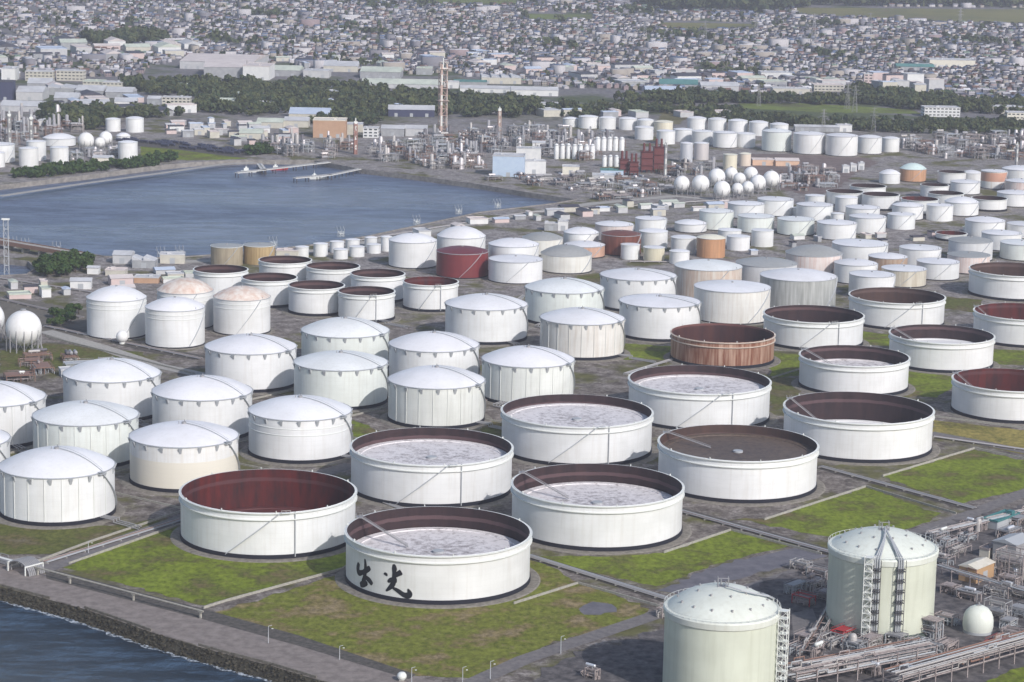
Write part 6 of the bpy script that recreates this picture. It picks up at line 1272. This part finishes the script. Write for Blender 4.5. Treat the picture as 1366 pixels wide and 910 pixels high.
def wood(name, pts, size, label, m, kind='stuff', gap=1.0):
    V, q = [], 0
    for (x, y, s) in pts:
        pr = protos[random.randrange(8)]; a = random.uniform(0, 6.28); c, s_ = math.cos(a), math.sin(a); w = s * random.uniform(.75, 1.3); h = s * random.uniform(.7, 1.3)
        V.append(np.stack([(pr[:, 0] * c - pr[:, 1] * s_) * w + x, (pr[:, 0] * s_ + pr[:, 1] * c) * w + y, pr[:, 2] * h], 1))
    V = np.concatenate(V); F = np.arange(len(V)).reshape(-1, 4); o = np_obj(name, V, F, [m]); return tag(o, label, 'woods', kind=kind)
def scatter(poly, dens, size, seed=1, maxn=6000):
    g = np.random.default_rng(seed); A = np.array([at(u, v) for u, v in poly]); x0, y0 = A.min(0); x1, y1 = A.max(0); k = int((x1 - x0) * (y1 - y0) * dens); k = min(k, 60000)
    X, Y = g.uniform(x0, x1, k), g.uniform(y0, y1, k); u, v = to_px(np.stack([X, Y, 0 * X], 1)); ok = inside(u, v, poly); X, Y = X[ok][:maxn], Y[ok][:maxn]
    return [(a, b, g.uniform(*size)) for a, b in zip(X, Y) if all((a - c) ** 2 + (b - d) ** 2 > (e * .9 + 3) ** 2 for c, d, e in BLD if abs(b - d) < 60)]
WOODS = [([(160, 108), (205, 112), (262, 110), (330, 112), (420, 114), (520, 124), (600, 130), (700, 138), (770, 150), (700, 158), (600, 158), (560, 150), (515, 155), (500, 168), (440, 172), (400, 160), (380, 152), (330, 156), (300, 152), (262, 150), (256, 132), (210, 128), (170, 122)], .0070, (8, 15), 'large dark wood across the middle distance left of and behind the flare stack', LEAF),
 ([(690, 142), (760, 144), (880, 146), (985, 150), (1000, 158), (1090, 163), (1230, 165), (1300, 166), (1440, 166), (1440, 186), (1340, 182), (1200, 178), (1060, 170), (960, 164), (880, 150), (770, 158), (700, 150)], .0080, (7, 13), 'long dark tree belt behind the far rows of tanks', LEAF),
 ([(50, 152), (110, 156), (150, 158), (150, 170), (100, 176), (60, 168)], .013, (10, 16), 'dark tree clump above the far shore tanks', LEAF), ([(60, 154), (100, 146), (250, 148), (250, 156), (110, 162)], .012, (8, 13), 'line of trees in front of the white fronted halls', LEAF),
 ([(110, 54), (220, 50), (226, 58), (130, 64)], .006, (14, 22), 'dark tree clump inside the town at the upper left', LEAF), ([(870, -6), (1420, -8), (1420, 10), (1100, 8), (1010, 18), (900, 14), (850, 8)], .0016, (24, 40), 'blue green far woods along the top right edge', LEAF),
 ([(1130, 122), (1165, 120), (1230, 134), (1300, 140), (1366, 142), (1420, 150), (1420, 158), (1220, 148), (1140, 138)], .007, (10, 16), 'loose trees above the meadow strip at the right', LEAF), ([(820, 136), (900, 128), (990, 132), (1140, 136), (1140, 142), (985, 138), (900, 140)], .010, (10, 15), 'row of trees above the meadow strip', LEAF),
 ([(20, 232), (60, 226), (120, 222), (190, 216), (215, 214), (214, 222), (120, 230), (50, 238), (22, 238)], .022, (6, 9), 'low bushes along the far shore below the tanks', LEAF_N), ([(205, 210), (232, 208), (236, 216), (206, 218)], .03, (6, 9), 'dark bushes on the lawn of the far shore', LEAF_N),
 ([(325, 201), (360, 198), (362, 206), (330, 208)], .03, (6, 9), 'bushes at the end of the railway sidings', LEAF_N), ([(1290, 255), (1278, 250), (1272, 250), (1270, 258)], .06, (4, 6), 'small bushes between the far open tanks', LEAF_N)]
for i, (poly, dn, sz, lab, mt) in enumerate(WOODS): wood('woodland' if sz[0] > 9 else 'shrubbery', scatter(poly, dn, sz, i + 3), sz, lab, mt)
# trees near the inlet and by the ball tanks: each one with trunk and crown
def tree_proto(seed, nq=420):
    r = empty('broadleaf_tree', (0, 0, 0)); g = random.Random(seed); m = MB(); m.tube((0, 0, 0), (.1, 0, 3.4), .38, 7, r1=.26)
    for i in range(5):
        a = g.uniform(0, 6.28); e = (math.cos(a) * g.uniform(1.4, 2.6), math.sin(a) * g.uniform(1.4, 2.6), g.uniform(5, 7.4)); m.tube((.1, 0, 3.2), e, .2, 5, r1=.07)
    m.build('trunk', BARK, r); pr = crown_proto(nq, seed + 50); sc_ = np.array([8.6, 8.6, 8.4]); V = pr.reshape(-1, 4, 3); c = V.mean(1, keepdims=True); V = c + (V - c) * .52; V = V.reshape(-1, 3) * sc_ + np.array([0, 0, 1.2])
    o = np_obj('crown', V, np.arange(len(V)).reshape(-1, 4), [LEAF_N]); o.parent = r; return r
tp = [tree_proto(s) for s in range(4)]; used = [False] * 4
def put_tree(x, y, s, label, group):
    k = random.randrange(4)
    if not used[k]: o = tp[k]; used[k] = True
    else: o = copy_tree(tp[k])
    o.location = (x, y, 0); o.scale = (s, s, s * random.uniform(.9, 1.1)); o.rotation_euler = (0, 0, random.uniform(0, 6.28)); tag(o, label, 'tree', group)
for poly, cnt, lab, grp, s in [([(46, 360), (70, 352), (100, 350), (126, 352), (122, 362), (90, 370), (62, 372)], 30, 'dark green tree of the dense clump by the bridge', 'trees of the clump by the bridge', 1.15), ([(52, 428), (80, 420), (112, 412), (116, 420), (98, 432), (70, 438)], 13, 'bushy tree between the ball tanks and the tall domed tank', 'trees right of the ball tanks', .75), ([(186, 384), (240, 372), (250, 376), (200, 390)], 0, '', '', 1)]:
    for (x, y) in grid_pts(poly, 7.5 if s > 1 else 7, .4, cnt): put_tree(x, y, s * random.uniform(.85, 1.15), lab, grp)
for k in range(4):
    if not used[k]: x, y = at(70 + 8 * k, 362); put_tree(x, y, 1, 'dark green tree of the dense clump by the bridge', 'trees of the clump by the bridge') if False else None
for k in range(4):
    if not used[k]:
        tp[k].location = (*at(64 + 12 * k, 364), 0); tag(tp[k], 'dark green tree of the dense clump by the bridge', 'tree', 'trees of the clump by the bridge')

# ---------------------------------------------------------------- the town
def gcol(name, c): return mat(name, c, .8, spec=.2)
TW = [gcol('house_wall_white', (.46, .445, .46)), gcol('house_wall_cream', (.33, .30, .27)), gcol('house_wall_grey', (.20, .195, .22)), gcol('house_wall_pink', (.28, .22, .23))]
TR = [gcol('house_roof_slate', (.065, .068, .10)), gcol('house_roof_grey', (.20, .20, .22)), gcol('house_roof_brown', (.15, .09, .075)), gcol('house_roof_light', (.36, .36, .39)), gcol('house_roof_blue', (.12, .16, .25)), gcol('house_roof_pale', (.58, .58, .60)), gcol('house_roof_green', (.16, .22, .17))]
TM = TW + TR
town_poly = [(-60, -12), (1440, -12), (1440, 158), (1300, 150), (1165, 118), (1000, 128), (880, 122), (745, 118), (600, 100), (480, 98), (360, 84), (250, 76), (170, 104), (-60, 104)]
holes = [w[0] for w in WOODS] + [[(1060, 8), (1500, 12), (1500, 38), (1240, 29), (1060, 20)], [(878, 28), (1012, 30), (1012, 40), (888, 40)], [(700, 16), (792, 18), (792, 28), (705, 27)], [(555, -4), (692, -2), (692, 8), (558, 6)]]
C_, S_ = math.cos(.32), math.sin(.32); cand = []
for band, (ya, yb, sx, sy) in enumerate([(3300, 4300, 13.5, 17), (4300, 5400, 16, 21), (5400, 7400, 21, 29)]):
    ext = 7600; ii = np.arange(-ext / sx, ext / sx); jj = np.arange(0, 9500 / sy); I, J = np.meshgrid(ii, jj); I, J = I.ravel(), J.ravel()
    ok = (np.floor(I) % 8 != 0) & (np.floor(J) % 3 != 0) if band < 2 else (np.floor(I) % 9 != 0); I, J = I[ok], J[ok]
    a = (I + rng.uniform(-.22, .22, len(I))) * sx; b = (J + rng.uniform(-.22, .22, len(J))) * sy; X = a * C_ - b * S_; Y = a * S_ + b * C_ + 0
    ok = (Y > ya) & (Y < yb) & (abs(X) < .235 * Y + 80); X, Y = X[ok], Y[ok]; u, v = to_px(np.stack([X, Y, 0 * X], 1)); ok = inside(u, v, town_poly)
    for h_ in holes: ok &= ~inside(u, v, h_)
    ok &= rng.random(len(X)) < (.86 if band == 0 else .84 if band == 1 else .8)
    X, Y = X[ok], Y[ok]
    for x0, y0, r0 in BLD:
        if y0 > 3100: k_ = (X - x0) ** 2 + (Y - y0) ** 2 > (r0 + 9) ** 2; X, Y = X[k_], Y[k_]
    cand += [(x_, y_, band) for x_, y_ in zip(X, Y)]
# green gaps of the town: leave some patches to gardens and trees
def patch(x, y): return math.sin(x * .011 + 1.3) * math.sin(y * .0075 + .7) + .5 * math.sin(x * .031 + y * .017)
green_spots = [c for c in cand if patch(c[0], c[1]) > 1.05]; cand = [c for c in cand if patch(c[0], c[1]) <= 1.05]
cand.sort(key=lambda c: c[1])
hs = []                                                       # 12 shared house meshes for the near ones
def house_mb(w, d, h, rh, flat=False):
    m = MB(); m.box(0, 0, 0, w, d, h, 0, 0)
    if flat: m.box(0, 0, h, w + .4, d + .4, .5, 0, 1)
    else: m.gable(0, 0, h, w + 1.2, d + 1.2, rh, 0, 1, 0)
    for i in range(3): m.box(-w / 3 + i * w / 3, -d / 2 - .05, 1.2, 1.4, .14, 1.3, 0, 2)
    if h > 4:
        for i in range(3): m.box(-w / 3 + i * w / 3, -d / 2 - .05, 4.0, 1.4, .14, 1.2, 0, 2)
    return m
rn = ['dark slate', 'mid grey', 'brown', 'light grey', 'blue', 'pale', 'green']; wn_ = ['white', 'cream', 'grey', 'pinkish']
for i in range(12): hs.append((house_mb(random.uniform(8, 11), random.uniform(6, 8), random.choice((3.2, 5.4, 5.4, 5.8)), random.uniform(1.6, 2.8), i % 5 == 4), i % 4, (i * 5) % 7))
first = {}
for (x, y, band) in cand[:300]:
    k = random.randrange(12); mb_, wi, ri = hs[k]
    if k not in first:
        o = mb_.build('house', [TW[wi], TR[ri], M_WIN]); first[k] = o
    else: o = first[k].copy(); SC.collection.objects.link(o)
    o.location = (x, y, 0); o.rotation_euler = (0, 0, .32 + random.choice((0, math.pi / 2)))
    tag(o, 'small %s house with %s roof at the near edge of the town' % (wn_[wi], rn[ri]), 'house', 'houses at the near edge of the town, %s with %s roof' % (wn_[wi], rn[ri]))
rest = cand[300:]; k = len(rest); print('houses', len(cand))
X = np.array([c[0] for c in rest]); Y = np.array([c[1] for c in rest]); bd = np.array([c[2] for c in rest])
big = rng.random(k) < .03; sc = np.array([1., 1.15, 1.45])[bd]; w = np.where(big, rng.uniform(18, 40, k), rng.uniform(6.5, 10.5, k) * sc); d = np.where(big, rng.uniform(11, 20, k), rng.uniform(5.5, 8, k) * sc); h = np.where(big, rng.uniform(6, 15, k), rng.choice([3.0, 4.8, 5.4, 5.8], k))
rh = np.where(big, .5, rng.uniform(1.4, 2.8, k) * sc); th = .32 + rng.choice([0, np.pi / 2], k) + rng.normal(0, .08, k)
base = np.array([(-1, -1, 0), (1, -1, 0), (1, 1, 0), (-1, 1, 0), (-1, -1, 1), (1, -1, 1), (1, 1, 1), (-1, 1, 1), (-1, 0, 2), (1, 0, 2)], float)
lx = base[None, :, 0] * w[:, None] / 2; ly = base[None, :, 1] * d[:, None] / 2; lzz = np.where(base[None, :, 2] > 1.5, h[:, None] + rh[:, None], np.where(base[None, :, 2] > .5, h[:, None], 0))
vx = lx * np.cos(th)[:, None] - ly * np.sin(th)[:, None] + X[:, None]; vy = lx * np.sin(th)[:, None] + ly * np.cos(th)[:, None] + Y[:, None]; V = np.stack([vx, vy, lzz], 2).reshape(-1, 3)
qf = np.array([(0, 1, 5, 4), (1, 2, 6, 5), (2, 3, 7, 6), (3, 0, 4, 7), (4, 5, 9, 8), (6, 7, 8, 9), (5, 6, 9, 9), (7, 4, 8, 8)]); tri = np.array([(5, 6, 9), (7, 4, 8)])
F = np.concatenate([qf[:6].reshape(-1, 4)[None] + 10 * np.arange(k)[:, None, None]]).reshape(-1, 4); wi = rng.choice(4, k, p=[.42, .28, .2, .1]); ri = np.where(big, rng.choice([3, 5, 1, 4], k), rng.choice(7, k, p=[.30, .20, .17, .10, .13, .06, .04])) + 4
mi = np.stack([wi, wi, wi, wi, ri, ri], 1).ravel(); o = np_obj('distant_houses', V, F, TM, mi); tag(o, 'the mass of small houses of the town reaching to the top of the photo', 'houses', kind='stuff')
# street trees and gardens of the town
sel = [cand[i] for i in range(0, len(cand), 4)]; tr = [(x + random.uniform(-12, 12), y + random.uniform(-14, 14), random.uniform(5, 8.5) * (1, 1.2, 1.6)[b]) for x, y, b in sel] + [(x + random.uniform(-8, 8), y + random.uniform(-8, 8), random.uniform(8, 13) * (1, 1.2, 1.5)[b]) for x, y, b in green_spots if random.random() < .8]
protos = [crown_proto(26, s + 30) for s in range(8)]
for p_ in protos: c_ = p_.reshape(-1, 4, 3).mean(1, keepdims=True); p_[:] = (c_ + (p_.reshape(-1, 4, 3) - c_) * 1.5).reshape(-1, 3)
o = wood('town_trees', tr, 0, 'garden and street trees scattered between the houses of the town', LEAF)

# ---------------------------------------------------------------- haze
hz = MB(); hz.box(0, 7300, -60, 20000, 17400, 60 + 420); ho = hz.build('haze', mat('haze_air')); ho['kind'] = 'stuff'; ho['label'] = 'thin blue grey haze in the air over the whole scene'
hm = MAT['haze_air']; nt = hm.node_tree; nt.nodes.remove(nt.nodes['Principled BSDF']); pv = nt.nodes.new('ShaderNodeVolumePrincipled'); pv.inputs['Color'].default_value = (.88, .88, .97, 1); pv.inputs['Density'].default_value = HAZE_DENSITY; pv.inputs['Anisotropy'].default_value = .2
nt.links.new(pv.outputs[0], nt.nodes['Material Output'].inputs['Volume'])
